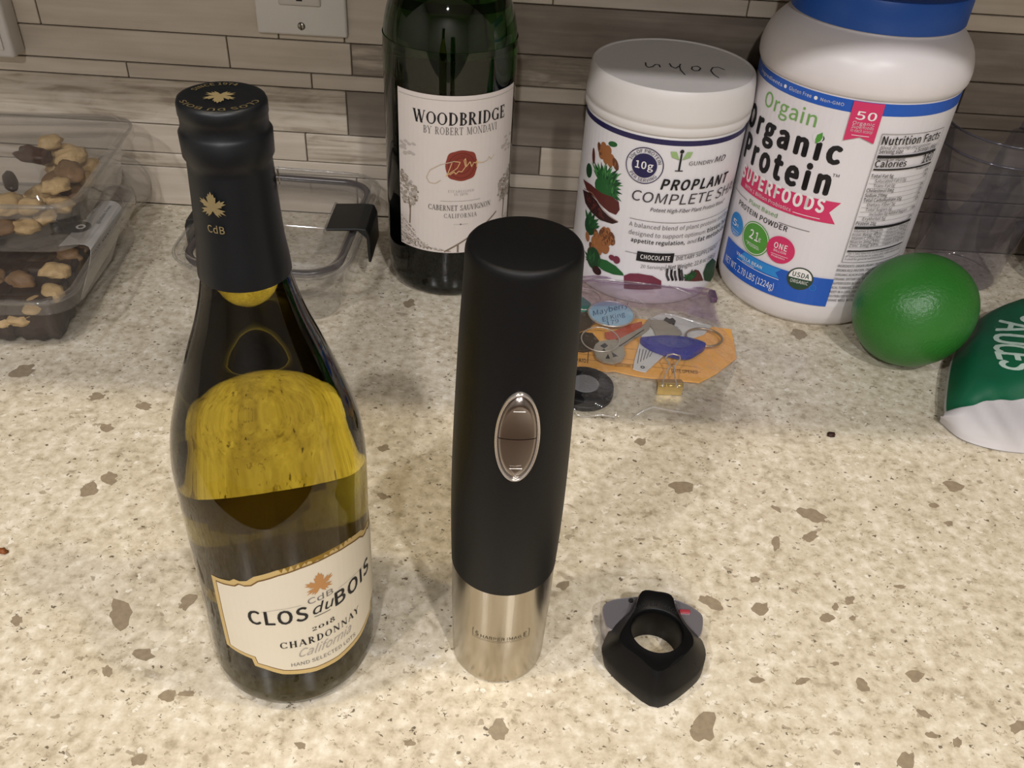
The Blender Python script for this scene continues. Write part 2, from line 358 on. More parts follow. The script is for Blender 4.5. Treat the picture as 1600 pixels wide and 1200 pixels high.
def serif(s, k=1.0, gap=.12):
    T, t = .17*k, .06*k
    D = {
     'A': ([('l', .06, 0, .42, 1, t), ('l', .78, 0, .42, 1, T), ('l', .2, .33, .64, .33, t), ('s', .06, 0, .13), ('s', .78, 0, .16)], .88),
     'B': ([('l', .2, 0, .2, 1, T), ('a', .34, .74, .26, .25, -90, 90), ('a', .34, .26, .31, .26, -90, 90), ('l', .05, .97, .36, .97, t), ('l', .05, .03, .36, .03, t), ('l', .2, .5, .36, .5, t)], .72),
     'C': ([('a', .47, .5, .39, .48, 40, 320), ('l', .8, .7, .8, .97, t), ('l', .8, .06, .8, .25, t)], .88),
     'D': ([('l', .2, 0, .2, 1, T), ('a', .36, .5, .42, .48, -90, 90), ('l', .05, .97, .38, .97, t), ('l', .05, .03, .38, .03, t)], .88),
     'E': ([('l', .2, 0, .2, 1, T), ('l', .05, .97, .62, .97, t), ('l', .05, .03, .66, .03, t), ('l', .2, .5, .5, .5, t), ('l', .6, .78, .62, 1, t), ('l', .64, 0, .67, .25, t), ('l', .5, .38, .5, .62, t)], .72),
     'F': ([('l', .2, 0, .2, 1, T), ('l', .05, .97, .62, .97, t), ('s', .2, 0, .16), ('l', .2, .5, .5, .5, t), ('l', .6, .76, .62, 1, t)], .66),
     'G': ([('a', .47, .5, .39, .48, 40, 320), ('l', .8, .7, .8, .97, t), ('l', .78, .04, .78, .42, T), ('s', .76, .42, .14)], .95),
     'H': ([('l', .2, 0, .2, 1, T), ('l', .75, 0, .75, 1, T), ('l', .2, .5, .75, .5, t), ('s', .2, 0, .16), ('s', .2, 1, .16), ('s', .75, 0, .16), ('s', .75, 1, .16)], .95),
     'I': ([('l', .2, 0, .2, 1, T), ('s', .2, 0, .16), ('s', .2, 1, .16)], .4),
     'L': ([('l', .2, 0, .2, 1, T), ('s', .2, 1, .16), ('l', .05, .03, .62, .03, t), ('l', .6, 0, .64, .28, t)], .68),
     'M': ([('l', .15, 0, .15, 1, t), ('l', .2, 1, .53, .08, T), ('l', .53, .05, .88, 1, t), ('l', .9, 0, .9, 1, T), ('s', .15, 0, .13), ('s', .9, 0, .15), ('s', .12, 1, .12), ('s', .93, 1, .12)], 1.08),
     'N': ([('l', .15, 0, .15, 1, t), ('l', .15, .98, .78, .02, T), ('l', .8, 0, .8, 1, t), ('s', .15, 0, .13), ('s', .1, 1, .12), ('s', .8, 1, .13)], .95),
     'O': ([('a', .46, .5, .4, .49, 0, 360)], .92),
     'R': ([('l', .2, 0, .2, 1, T), ('a', .36, .74, .26, .25, -90, 90), ('l', .05, .97, .38, .97, t), ('l', .2, .5, .38, .5, t), ('l', .4, .5, .72, 0, T), ('s', .2, 0, .16), ('s', .76, 0, .1)], .84),
     'S': ([('a', .33, .745, .22, .235, 30, 270), ('a', .33, .27, .25, .25, -150, 90), ('l', .54, .72, .54, .97, t), ('l', .08, .03, .08, .3, t)], .64),
     'T': ([('l', .37, 0, .37, 1, T), ('l', .03, .97, .71, .97, t), ('s', .37, 0, .17), ('l', .04, .76, .03, 1, t), ('l', .7, .76, .71, 1, t)], .76),
     'U': ([('l', .17, .3, .17, 1, T), ('a', .45, .33, .29, .31, 180, 360), ('l', .74, .3, .74, 1, t), ('s', .17, 1, .15), ('s', .74, 1, .12)], .9),
     'V': ([('l', .08, 1, .42, 0, T), ('l', .42, 0, .74, 1, t), ('s', .08, 1, .15), ('s', .75, 1, .12)], .84),
     'W': ([('l', .08, 1, .36, 0, T), ('l', .36, 0, .62, 1, t), ('l', .56, 1, .84, 0, T), ('l', .84, 0, 1.1, 1, t), ('s', .08, 1, .15), ('s', .58, 1, .14), ('s', 1.12, 1, .11)], 1.2),
     'Y': ([('l', .08, 1, .4, .46, T), ('l', .74, 1, .4, .46, t), ('l', .4, 0, .4, .5, T), ('s', .08, 1, .14), ('s', .75, 1, .12), ('s', .4, 0, .16)], .82),
     '0': ([('a', .3, .36, .26, .35, 0, 360)], .62), '1': ([('l', .2, 0, .2, .72, T), ('s', .2, 0, .14)], .4),
     '2': ([('a', .27, .5, .2, .2, -30, 180), ('l', .45, .42, .08, .05, t), ('l', .05, .04, .5, .04, T*.7)], .58),
     '8': ([('a', .28, .74, .18, .21, 0, 360), ('a', .28, .26, .24, .26, 0, 360)], .58),
     ' ': ([], .42)}
    V, P = [], []; x0 = 0
    def quad(a, b, c, d):
        i = len(V); V.extend([a, b, c, d]); P.append((i, i+1, i+2, i+3))
    for ch in s:
        prims, wd = D.get(ch, ([], .4))
        for p in prims:
            if p[0] == 'l':
                _, xa, ya, xb, yb, wt = p; dx, dy = xb-xa, yb-ya
                if abs(dx) > abs(dy): ox, oy = 0, wt/2
                else: ox, oy = wt/2, 0
                quad((x0+xa-ox, ya-oy), (x0+xa+ox, ya+oy), (x0+xb+ox, yb+oy), (x0+xb-ox, yb-oy))
            elif p[0] == 's':
                _, xa, ya, hw = p; y1 = ya+.05 if ya < .5 else ya-.05
                quad((x0+xa-hw, ya), (x0+xa+hw, ya), (x0+xa+hw, y1), (x0+xa-hw, y1))
            else:
                _, cx, cy, rx, ry, a0, a1 = p; N = 14; prev = None
                for i in range(N+1):
                    a = math.radians(a0+(a1-a0)*i/N); wv = (t+(T-t)*abs(math.cos(a))**1.5)/2
                    o = (x0+cx+(rx+wv*.6)*math.cos(a), cy+ry*math.sin(a)); n_ = (x0+cx+(rx-wv*1.3)*math.cos(a), cy+(ry-t)*math.sin(a))
                    if prev: quad(prev[0], o, n_, prev[1])
                    prev = (o, n_)
        x0 += wd+gap
    return V, P

class Print:
    """flat ink on a curved or flat surface: polygons in (u, v)"""
    def __init__(s, surf, base=.0003): s.surf, s.base, s.V, s.P, s.mats = surf, base, [], [], []; s.layer = 0
    def _m(s, m):
        if m not in s.mats: s.mats.append(m)
        return s.mats.index(m)
    def raw(s, V, P, m):
        i0 = len(s.V); s.V += [(a, b, s.layer) for a, b in V]; mi = s._m(m)
        s.P += [(tuple(i0+i for i in p), mi) for p in P]; return s
    def up(s, n=1): s.layer += n; return s
    def poly(s, pts, m): return s.raw(pts, [tuple(range(len(pts)))], m)
    def ppoly(s, pix, m): return s.poly([s.surf.uv(*p) for p in pix], m)
    def strip(s, pts, wd, m):
        V, P = [], []
        for i in range(len(pts)-1):
            (xa, ya), (xb, yb) = pts[i], pts[i+1]; L = math.hypot(xb-xa, yb-ya) or 1e-9
            nx, ny = -(yb-ya)/L*wd/2, (xb-xa)/L*wd/2; k = len(V)
            V += [(xa-nx, ya-ny), (xb-nx, yb-ny), (xb+nx, yb+ny), (xa+nx, ya+ny)]; P.append((k, k+1, k+2, k+3))
        return s.raw(V, P, m)
    def pline(s, pix, wd, m): return s.strip([s.surf.uv(*p) for p in pix], wd, m)
    def disc(s, u, v, r, m, n=28, ry=None): return s.poly([(u+r*math.cos(2*PI*i/n), v+(ry or r)*math.sin(2*PI*i/n)) for i in range(n)], m)
    def ring(s, u, v, r0, r1, m, n=32):
        V = []; P = []
        for i in range(n):
            a = 2*PI*i/n; V += [(u+r0*math.cos(a), v+r0*math.sin(a)), (u+r1*math.cos(a), v+r1*math.sin(a))]
            j = (i+1) % n; P.append((2*i, 2*j, 2*j+1, 2*i+1))
        return s.raw(V, P, m)
    def text(s, VP, BL, BR, TL, m, level=True, shear=0, capv=1.0, v=None):
        """BL, BR, TL in (u, v): baseline ends and cap top at the left"""
        V, P = VP; x0 = min(v[0] for v in V); x1 = max(v[0] for v in V)
        if level:
            b = v if v is not None else (BL[1] if abs(BL[0]) < abs(BR[0])*1.3 else BR[1]); hh = max(TL[1]-BL[1], .0012)
            BL, BR, TL = (BL[0], b), (BR[0], b), (BL[0], b+hh)
        out = []
        for x, y in V:
            a = (x-x0)/(x1-x0); y = y/capv
            out.append((BL[0]+a*(BR[0]-BL[0])+y*(TL[0]-BL[0])+shear*y*(TL[1]-BL[1]), BL[1]+a*(BR[1]-BL[1])+y*(TL[1]-BL[1])))
        return s.raw(out, P, m)
    def ptext(s, VP, BL, BR, TL, m, **k): return s.text(VP, s.surf.uv(*BL), s.surf.uv(*BR), s.surf.uv(*TL), m, **k)
    def ctext(s, VP, u, v, width, h, m, **k): return s.text(VP, (u-width/2, v), (u+width/2, v), (u-width/2, v+h), m, **k)
    def arctext(s, VP, cx, cy, rad, a0, a1, h, m):
        V, P = VP; x0 = min(v[0] for v in V); x1 = max(v[0] for v in V)
        sg = 1 if a1 < a0 else -1
        return s.raw([(cx+(rad+sg*y*h)*math.cos(math.radians(a0+(a1-a0)*(x-x0)/(x1-x0))), cy+(rad+sg*y*h)*math.sin(math.radians(a0+(a1-a0)*(x-x0)/(x1-x0)))) for x, y in V], P, m)
    def build(s, name, parent, step=.004, label=None):
        bm = bmesh.new(); V = [bm.verts.new((a*1000, b*1000, l)) for a, b, l in s.V]; step *= 1000
        for p, mi in s.P:
            try: f = bm.faces.new([V[i] for i in p]); f.material_index = mi
            except ValueError: pass
        bm.normal_update()
        if step:
            bmesh.ops.triangulate(bm, faces=[f for f in bm.faces if len(f.verts) > 4])
            us = [v.co.x for v in bm.verts]; u = math.floor(min(us)/step)*step
            while u < max(us):
                u += step
                bmesh.ops.bisect_plane(bm, geom=bm.verts[:]+bm.edges[:]+bm.faces[:], plane_co=(u, 0, 0), plane_no=(1, 0, 0), dist=1e-4)
        cen = {f: f.calc_center_median() for f in bm.faces}
        for v in bm.verts: v.co = s.surf.pos(v.co.x/1000, v.co.y/1000, s.base+v.co.z*.00009)
        bm.normal_update()
        for f, c in cen.items():      # printed side faces out
            if f.normal.dot(s.surf.pos(c.x/1000, c.y/1000, .001)-s.surf.pos(c.x/1000, c.y/1000, 0)) < 0: f.normal_flip()
        return put(name, bm, s.mats, parent, label=label)
def leafshape(cu, cv, r, rot=0, lobes=5):
    pts = []
    spec = [(-90, .22), (-72, .50), (-60, .78), (-54, .55), (-46, .80), (-38, .55), (-30, .98), (-22, .66), (-12, .86), (-5, .45), (0, .30), (7, .66), (14, .60), (20, .98), (27, .80), (33, 1.05), (39, .74), (47, .84), (54, .42), (60, .55), (68, .85), (74, .80), (80, 1.04), (84, .92), (90, 1.18)]
    full = spec+[(180-a, q) for a, q in spec[::-1][1:]]
    for a, q in full:
        t = math.radians(a)+rot; pts.append((cu+r*q*math.cos(t), cv+r*q*math.sin(t)))
    return pts

# ================================================================== SETTING
WY = .7838                       # back wall (tile face)
CT, CB = 0.0, -.04
M_quartz = quartz()
M_wallpaint = mat('painted_wall', (190, 184, 175), .8, bump=.1)
M_ceil = mat('painted_ceiling', (220, 215, 205), .9)
M_floor = mat('wood_floor', (92, 66, 44), .5, var=.2, vscale=8)
M_grout = mat('grout', (112, 99, 82), .9, bump=.3)
M_cab = mat('dark_cabinet_stain', (52, 42, 35), .5)
def struct(name, bm, m):
    o = put(name, bm, m, None, (0, 0, 0)); o['kind'] = 'structure'; return o
XL, XR, YF, ZC, ZF = -1.9, 1.9, -2.2, 1.49, -.91
wall_back = struct('wall_back', box(XL, WY+.0035, ZF, XR, WY+.10, ZC), M_grout)
struct('wall_left', box(XL-.1, YF, ZF, XL, WY+.1, ZC), M_wallpaint)
struct('wall_right', box(XR, YF, ZF, XR+.1, WY+.1, ZC), M_wallpaint)
struct('wall_front', box(XL, YF-.1, ZF, XR, YF, ZC), M_wallpaint)
struct('ceiling', box(XL, YF, ZC, XR, WY+.1, ZC+.1), M_ceil)
struct('floor', box(XL, YF, ZF-.1, XR, WY+.1, ZF), M_floor)
# worktop
ctop = put('countertop', box(-1.6, .12, CB, 1.6, WY+.0030, CT, .003, 2), M_quartz, None, (0, .45, 0))
tag(ctop, 'pale beige speckled quartz kitchen countertop under all the objects', 'countertop')
base = thing('base_cabinet', (0, .45, ZF), 'kitchen base cabinets carrying the speckled countertop', 'cabinet')
put('cabinet_body', box(-1.6, .17, ZF+.1, 1.6, WY+.0030, CB), M_cab, base)
put('toe_kick', box(-1.6, .24, ZF, 1.6, WY, ZF+.1), M_cab, base)
ucab = thing('upper_cabinet', (0, .6, .455), 'kitchen wall cabinets above the tiled backsplash, over the countertop', 'cabinet')
put('cabinet_body', box(-1.6, .402, .455, 1.6, WY+.0030, 1.25), M_cab, ucab)
for i in range(7):
    x = -1.6+i*.457; put('door', box(x+.002, .383, .457, x+.455, .4015, 1.248, .002), M_cab, ucab)

# tiles: staggered strips of three heights
T_light = tilemat('light_stone_tile', (180, 168, 151), (190, 178, 161), (199, 188, 172))
T_swirl = tilemat('veined_light_tile', (150, 137, 119), (188, 176, 158), (204, 194, 178), swirl=1.2)
T_dark = tilemat('dark_wood_grain_tile', (110, 99, 88), (125, 114, 102), (141, 131, 118))
T_dsw = tilemat('dark_veined_tile', (112, 100, 87), (133, 121, 107), (172, 160, 143), swirl=1.5)
u_, h0 = .0138, .0389
zs = [0, h0, h0+u_, h0+3*u_, h0+6*u_, h0+7*u_, h0+9*u_, h0+12*u_, h0+13*u_, h0+15*u_]
X = lambda px, py: at_y(px, py, WY).x
rows = [  # (joints in x, tile kinds left to right)
    ([-.62, X(560, 335), X(640, 340), X(1180, 380)], 'LLLDD'),
    ([-.60, X(330, 252), X(700, 280), .29], 'DSLLD'),
    ([-.66, X(477, 215), X(665, 225), X(843, 255), .33, .55], 'LLSDLDL'),
    ([-.70, X(542, 172), X(830, 195) + .35, .62], 'LSDDL'),
    ([-.73, X(199, 110), X(487, 127), X(690, 140), X(1260, 170)], 'LLLLLD'),
    ([-.58, X(356, 80), X(549, 92), X(700, 100), X(1508, 138)], 'LLLEED'),
    ([X(58, 15), X(435, 56), X(538, 60), X(690, 60), X(1270, 60)], 'LLLLDDD'),
    ([X(864, 3), X(1168, 18), .60], 'LLLL'),
    ([-.30, .1, X(1520, 8)], 'LLLL'),
]
KIND = {'L': T_light, 'S': T_swirl, 'D': T_dark, 'E': T_dsw}
g = .0011
for k, (js, kinds) in enumerate(rows):
    js = sorted(js); z0, z1 = zs[k], zs[k+1]; xs = [-1.1+.05*k]+js+[1.05-.04*k]
    # fill the far ends with more tiles
    for a in range(len(xs)-1):
        x0, x1 = xs[a], xs[a+1]; kd = kinds[a % len(kinds)]; d = random.uniform(0, .0006)
        lo = g if k else .0015
        t = put('tile', box(x0+g/2, WY+d, z0+lo/2, x1-g/2, WY+.0036, z1-g/2, .0005, 1), KIND[kd], wall_back)
z = zs[-1]; k = 0
while z < .44:                    # courses above the frame, up to the cabinet
    hh = (u_*2, u_, u_*3)[k % 3]; hh = min(hh, .45-z); x = -1.1
    while x < 1.05:
        L = random.choice((.2, .3, .4)); put('tile', box(x+g/2, WY, z+g/2, x+L-g/2, WY+.0036, z+hh-g/2), random.choice((T_light, T_dark, T_dsw)), wall_back); x += L
    z += hh; k += 1

# wall plates
M_white = mat('white_plastic', (205, 200, 192), .35)
M_screw = mat('screw_metal', (170, 165, 155), .3, 1)
M_slot = mat('dark_slot', (20, 18, 16), .7)
pl = at_y(405, 50, WY); pr = at_y(545, 57, WY); pz = (at_y(475, 53, WY)).z
cx = (pl.x+pr.x)/2; hw = (pr.x-pl.x)/2
out = thing('wall_outlet', (cx, WY, pz), 'white electrical outlet plate on the tiled wall, cut by the top of the photo', 'outlet')
put('cover_plate', box(cx-hw, WY-.0055, pz, cx+hw, WY-.0002, pz+.125, .0022, 3), M_white, out, smooth=True, auto=35)
rz = at_y(473, 6, WY).z
put('receptacle', box(cx-.0175, WY-.0072, rz, cx+.0175, WY-.005, rz+.068, .0015, 2), mat('receptacle_plastic', (192, 186, 176), .35), out)
for dz in (.006, .042):
    gh = bmesh.new()
    for dx in (-.007, .006): box(cx+dx, WY-.0075, rz+dz+.008, cx+dx+.0015, WY-.0070, rz+dz+.017, bm=gh)
    box(cx-.0025, WY-.0075, rz+dz-.002, cx+.0025, WY-.0070, rz+dz+.003, bm=gh)
    put('socket_hole', gh, M_slot, out)
sp = at_y(473, 38, WY)
sb = lathe([(0, .0012), (.0026, .0009), (.0033, 0)], seg=20); bmesh.ops.transform(sb, matrix=Matrix.Translation((sp.x, WY-.0055, sp.z)) @ Matrix.Rotation(PI/2, 4, 'X'), verts=sb.verts)
scr = put('screw', sb, M_screw, out, smooth=True)
put('slot', box(sp.x-.0004, WY-.0072, sp.z-.0028, sp.x+.0004, WY-.0066, sp.z+.0028), M_slot, scr)
# white box at the left edge
q = at_y(24, 92, WY-.021); q2 = at_y(38, 84, WY)
wb = thing('wall_box', (q.x-.04, WY, q.z), 'thick white plastic box on the tiled wall at the far left edge', 'wall box')
put('housing', box(q.x-.085, WY-.021, q.z, q.x, WY-.0002, q.z+.12, .003, 3), M_white, wb, smooth=True, auto=35)
put('front_panel', box(q.x-.078, WY-.0225, q.z+.007, q.x-.007, WY-.0208, q.z+.112, .001), M_white, wb)

# ================================================================== OBJECTS
INK = mat('black_ink', (22, 20, 22), .6); GREYINK = mat('grey_ink', (105, 100, 98), .6); PALEINK = mat('pale_grey_ink', (160, 152, 145), .6)
WHITEINK = mat('white_ink', (235, 232, 228), .5); GOLD = mat('gold_ink', (196, 160, 96), .38, .55); DKGOLD = mat('brown_ink', (110, 78, 34), .5)

# ---------------- chardonnay bottle
BX, BY, BR_ = -.1022, .2955, .0412
b1 = thing('wine_bottle', (BX, BY, 0), 'tall chardonnay bottle with black foil capsule and cream label, front left', 'bottle')
def winemat(name, color, density):
    m = bpy.data.materials.new(name); m.use_nodes = True; nt = m.node_tree; n = nt.nodes; b = n['Principled BSDF']
    b.inputs['Base Color'].default_value = color; b.inputs['Transmission Weight'].default_value = 1; b.inputs['Roughness'].default_value = .01; b.inputs['IOR'].default_value = 1.36
    tc = n.new('ShaderNodeTexCoord'); nb = n.new('ShaderNodeTexNoise'); nb.inputs['Scale'].default_value = 45
    mp = n.new('ShaderNodeMapping'); mp.inputs['Scale'].default_value = (1, 1, .25); nt.links.new(tc.outputs['Object'], mp.inputs[0]); nt.links.new(mp.outputs[0], nb.inputs['Vector'])
    bp = n.new('ShaderNodeBump'); bp.inputs['Strength'].default_value = .12; bp.inputs['Distance'].default_value = .001
    nt.links.new(nb.outputs['Fac'], bp.inputs['Height']); nt.links.new(bp.outputs['Normal'], b.inputs['Normal'])
    return m
M_glass1 = winemat('olive_bottle_glass_with_wine', (.62, .50, .06, 1), 0)
prof = [(0, .0080), (.020, .0066), (.032, .0046), (.0384, .0044), (.0398, .0060), (.0408, .009), (.0412, .015), (.0412, .05), (.0414, .09), (.0418, .125), (.0417, .14), (.0408, .15), (.0390, .16), (.0362, .17), (.0330, .18), (.0296, .19), (.0261, .20), (.0224, .21), (.0194, .22), (.0171, .23), (.0158, .24), (.0150, .25), (.0143, .27), (.0138, .288), (0, .2885)]
put('glass_body', lathe(prof[:7]+smoothprof(prof[6:-2], 3)+prof[-2:], BX, BY, 96), M_glass1, b1, smooth=True, auto=50)
M_foil = mat('black_foil', (13, 16, 19), .42, .0, .45, bump=.12, bscale=120)
fp = [(.01685, .2335), (.0174, .2333), (.0170, .239), (.0160, .247), (.0154, .258), (.0147, .276), (.01455, .2785), (.0156, .2805), (.0158, .2885), (.0152, .2895), (.0147, .2905), (.0147, .2945), (.0150, .2950), (.0150, .2985), (.0145, .2998), (.0132, .3003), (.011, .3000), (0, .3000)]
put('foil_capsule', lathe(fp, BX, BY, 72), M_foil, b1, smooth=True, auto=50)
cap1 = [c for c in b1.children if c.name.startswith('foil')][0]
pr_ = Print(Flat(.3002), .0002); M_gp = mat('pale_gold_print', (150, 134, 96), .35, .4)
pr_.poly(leafshape(BX-.0003, BY-.0005, .0058, PI+.15), M_gp)
pr_.arctext(sans('CLOS DU BOIS', .02), BX, BY, .0118, 350, 212, .0021, M_gp)
pr_.arctext(sans('SINCE 1974', .02), BX, BY, .0096, 165, 75, .0021, M_gp)
pr_.build('crest_print', cap1, 0)
ps = Print(Cyl(BX, BY, .0156), .0006)
Zc = zoomf(240, 110, 3)
a = ps.surf.uv(*Zc(247, 640)); ps.poly(leafshape(a[0], a[1], .0052), M_gp); ps.ctext(sans('CdB', .02), a[0], a[1]-.0098, .0062, .0028, M_gp)
a2 = (a[0]+.0325, a[1]+.002); ps.poly(leafshape(a2[0], a2[1], .0052), M_gp)
ps.build('leaf_print', cap1, .002)
# front label
S1 = Cyl(BX, BY, BR_+.0002); Z1 = zoomf(260, 840, 4.21)
half = [S1.uv(*Z1(*p)) for p in [(1000, 105), (850, 165), (700, 215), (560, 255), (515, 283), (470, 285), (430, 270), (405, 283), (330, 265), (285, 243), (340, 480), (395, 700), (440, 735), (560, 795), (580, 840), (640, 860), (760, 895), (870, 905)]]
uc = S1.uv(494, 911)[0]+.0005; top = max(p[1] for p in half[:3]); bot = min(p[1] for p in half)
L1 = [(min(u, uc), v) for u, v in half]; L1[0] = (uc-.004, top); L1[-1] = (uc-.006, bot)
outl = L1+[(2*uc-u, v) for u, v in L1[::-1]]
cyv = (top+bot)/2
def shrink(P, k, kv): return [(uc+(u-uc)*k, cyv+(v-cyv)*kv) for u, v in P]
M_lab1 = mat('cream_label_paper', (214, 205, 184), .55)
M_gb = mat('gold_label_border', (196, 170, 112), .45, .2); DK1 = mat('label_line_ink', (110, 78, 34), .5)
for m_ in (M_lab1, M_gb, DK1): reverse(m_, (74, 66, 46))
lp = Print(S1, .0002); lp.poly(outl, M_gb); lp.up().poly(shrink(outl, .952, .925), DK1); lp.up().poly(shrink(outl, .94, .905), M_lab1)
lab = lp.build('front_label', b1, .003, label='cream label with gold scalloped border')
t = Print(S1, .0006)
t.poly(leafshape(uc, S1.uv(*Z1(985, 310))[1], .0075), mat('bronze_leaf_print', (178, 128, 74), .5))
vline = lambda y, x=985: S1.uv(*Z1(x, y))[1]
v0 = vline(408)
t.ctext(sans('CdB'), uc, v0, .0125, .0038, GREYINK)
bl = S1.uv(*Z1(590, 560)); e0 = S1.uv(*Z1(535, 540))[0]
wtot = 2*(uc-e0)
v1 = vline(500)
a = Z1(535, 545); hcap = .0092
t.text(sans('CLOS', .035), (e0, v1-.0005), (e0+wtot*.40, v1-.0005), (e0, v1-.0005+hcap), INK)
t.text(sans('BOIS', .035), (e0+wtot*.60, v1-.0005), (e0+wtot, v1-.0005), (e0+wtot*.60, v1-.0005+hcap), INK)
t.text(sans('du', .012), (e0+wtot*.425, v1+.0012), (e0+wtot*.575, v1+.0012), (e0+wtot*.425, v1+.0082), INK, shear=.25, capv=1.05)
t.strip([(uc-.004, v1-.0005), (uc+.004, v1-.0005)], .0004, INK)
t.ctext(serif('2018', 1.1), uc, vline(590)-.0005, .0115, .0036, INK)
wch = 2*(uc-S1.uv(*Z1(740, 700))[0])
t.ctext(serif('CHARDONNAY', 1.25, .2), uc, vline(675)+.0003, wch, .0048, INK)
t.ctext(sans('California'), uc, vline(745), wch*.66, .0060, PALEINK, shear=.35)
t.ctext(sans('HAND SELECTED LOTS'), uc, vline(800), wch*.82, .0026, GREYINK)
for sgn in (-1, 1): t.strip([(uc+sgn*.009, v0+.001), (uc+sgn*.02, v0+.0005), (uc+sgn*.027, v0-.0012)], .00025, PALEINK)
t.build('lettering', lab, .003)
# back label behind the glass
bk = Print(Cyl(BX, BY, -.0001+.0415), .0002)
bw = PI*.0415
M_back = reverse(mat('back_label_paper', (200, 190, 168), .7), (92, 84, 62))
put('thick_base_shade', lathe([(0, .0030), (.028, .0006), (.031, .0003), (.0348, .0003), (.0375, .0018), (.0388, .0043), (.0393, .0062), (.0402, .0095), (.0407, .015), (.0407, .026), (.0385, .028), (.0375, .012), (.0355, .0072), (.032, .0058), (.020, .0078), (0, .0092)], BX, BY, 64), mat('dark_olive_base_shade', (40, 37, 22), .25), b1, smooth=True)  # opaque dark cup added in the thick base, so the glass refracts dark
bk.poly([(bw-.040, .034), (bw+.040, .034), (bw+.040, .098), (bw-.040, .098)], M_back); bk.build('back_label', b1, .004, label='rectangular paper label on the rear of the bottle')
b1.rotation_euler = (0, math.radians(.5), 0)

# ---------------- cabernet bottle
WX, WBY, WR = -.054, .6959, .0511
b2 = thing('wine_bottle', (WX, WBY, 0), 'large dark green cabernet bottle with white label, against the wall', 'bottle')
M_glass2 = mat('dark_green_bottle_glass', (.07, .24, .05), .03, trans=1, ior=1.5)
p2 = [(0, .004), (.03, .003), (.040, .0004), (.045, .0004), (.0492, .004), (.0508, .012), (.0511, .02), (.0511, .19), (.0508, .20), (.0495, .213), (.046, .227), (.039, .243), (.030, .257), (.022, .27), (.0175, .285), (.016, .30), (.0155, .352), (0, .352)]
put('glass_body', lathe(p2[:7]+smoothprof(p2[6:-2], 3)+p2[-2:], WX, WBY, 96), M_glass2, b2, smooth=True, auto=60)
M_redwine = mat('dark_red_wine', (.006, .002, .002), .3)
put('wine', lathe([(0, .008), (.044, .008), (.0482, .013), (.0482, .178), (0, .178)], WX, WBY, 64), M_redwine, b2, smooth=True, auto=40)
put('foil_capsule', lathe([(.0172, .298), (.0175, .30), (.0168, .345), (.0172, .35), (.0172, .356), (0, .357)], WX, WBY, 48), M_foil, b2, smooth=True, auto=40)
S2 = Cyl(WX, WBY, WR+.0001); Z2 = zoomf(600, 120, 4.287)
M_lab2 = mat('white_label_paper', (206, 197, 190), .6)
ul = (S2.uv(621, 132)[0]+S2.uv(628, 376)[0])/2; uc2 = S2.uv(*Z2(520, 600))[0]; ur = 2*uc2-ul
vt, vb = .1747, .0449
lp = Print(S2, .0002); lp.poly([(ul, vb), (ur, vb), (ur, vt), (ul, vt)], M_lab2)
lab2 = lp.build('front_label', b2, .004, label='white vineyard label')
t = Print(S2, .0004)
SK = [mat('sketch_grey_ink', (150, 140, 128), .7), mat('sketch_brown_ink', (120, 104, 88), .7), mat('sketch_pale_ink', (176, 168, 160), .7)]
rd = random.Random(3)
cw = .0335                       # half width of the clear centre panel
def inside_side(x): return abs(x-uc2) > cw
for sgn in (-1, 1):              # trees and clouds either side
    x_in = uc2+sgn*cw; x_out = ul+.001 if sgn < 0 else ur-.001
    for i in range(170):
        x = x_in+(x_out-x_in)*rd.random()**.8; yy = .083+.028*rd.random()*(.55+.45*abs((x-x_in)/(x_out-x_in)))
        r = rd.uniform(.0006, .0018)
        if abs(x-uc2)-r < cw: continue
        t.disc(x, yy, r, SK[rd.choice((0, 1, 0, 2))], 7, r*.8)
    for i in range(14):
        x = x_in+(x_out-x_in)*rd.random(); t.disc(x, .124+.012*rd.random(), .0022, SK[2], 8, .0012) if abs(x-uc2)-.0022 > cw else None
    tx = x_in+(x_out-x_in)*.5
    t.strip([(tx, .066), (tx+.0008, .078), (tx-.0006, .088)], .0014, SK[1]); t.strip([(tx+.0005, .078), (tx+.003, .088)], .0009, SK[1])
    for j in range(7):           # vineyard rows running down to the point
        y0 = .070-j*.0036; xi = uc2+sgn*(cw+.001) if y0 > .066 else uc2+sgn*max(.004, cw-(.066-y0)*1.55)
        for i in range(26):
            f = i/26; x = x_out+(xi-x_out)*f; yy = y0-.012*f
            if yy < vb+.0012 or rd.random() < .25: continue
            t.disc(x, yy+rd.uniform(-.0004, .0004), rd.uniform(.0004, .001), SK[rd.choice((0, 1, 1, 2))], 6, .0004)
    for i in range(120):
        f = rd.random(); x = x_out+(uc2+sgn*.008-x_out)*f; yy = vb+.0015+(.010)*(1-f)*rd.random()
        t.disc(x, yy, .0009, SK[rd.choice((0, 2, 1))], 6, .0005)
t.strip([(uc2-.013, vb+.001), (uc2+.012, vb+.0165), (uc2+cw, vb+.030)], .0014, SK[1])
t.strip([(uc2-.002, vb+.0005), (uc2-.002, vb+.008)], .0016, SK[1])
t.strip([(ul+.001, vt-.0035), (ur-.001, vt-.0035)], .00035, PALEINK)
vz = lambda y, x=520: S2.uv(*Z2(x, y))[1]
uz = lambda x, y: S2.uv(*Z2(x, y))[0]
t.up()
w1 = uc2-uz(190, 260); t.ctext(serif('WOODBRIDGE', 1.25, .1), uc2, vz(325), 2*w1*.985, .0098, INK)
w2 = uc2-uz(265, 370); t.ctext(serif('BY ROBERT MONDAVI', .9, .12), uc2, vz(388), 2*w2, .0058, GREYINK)
RED = mat('burgundy_seal_ink', (128, 52, 40), .6); RED2 = mat('dark_burgundy_ink', (98, 36, 28), .6)
sv = vz(595); sr = .0125
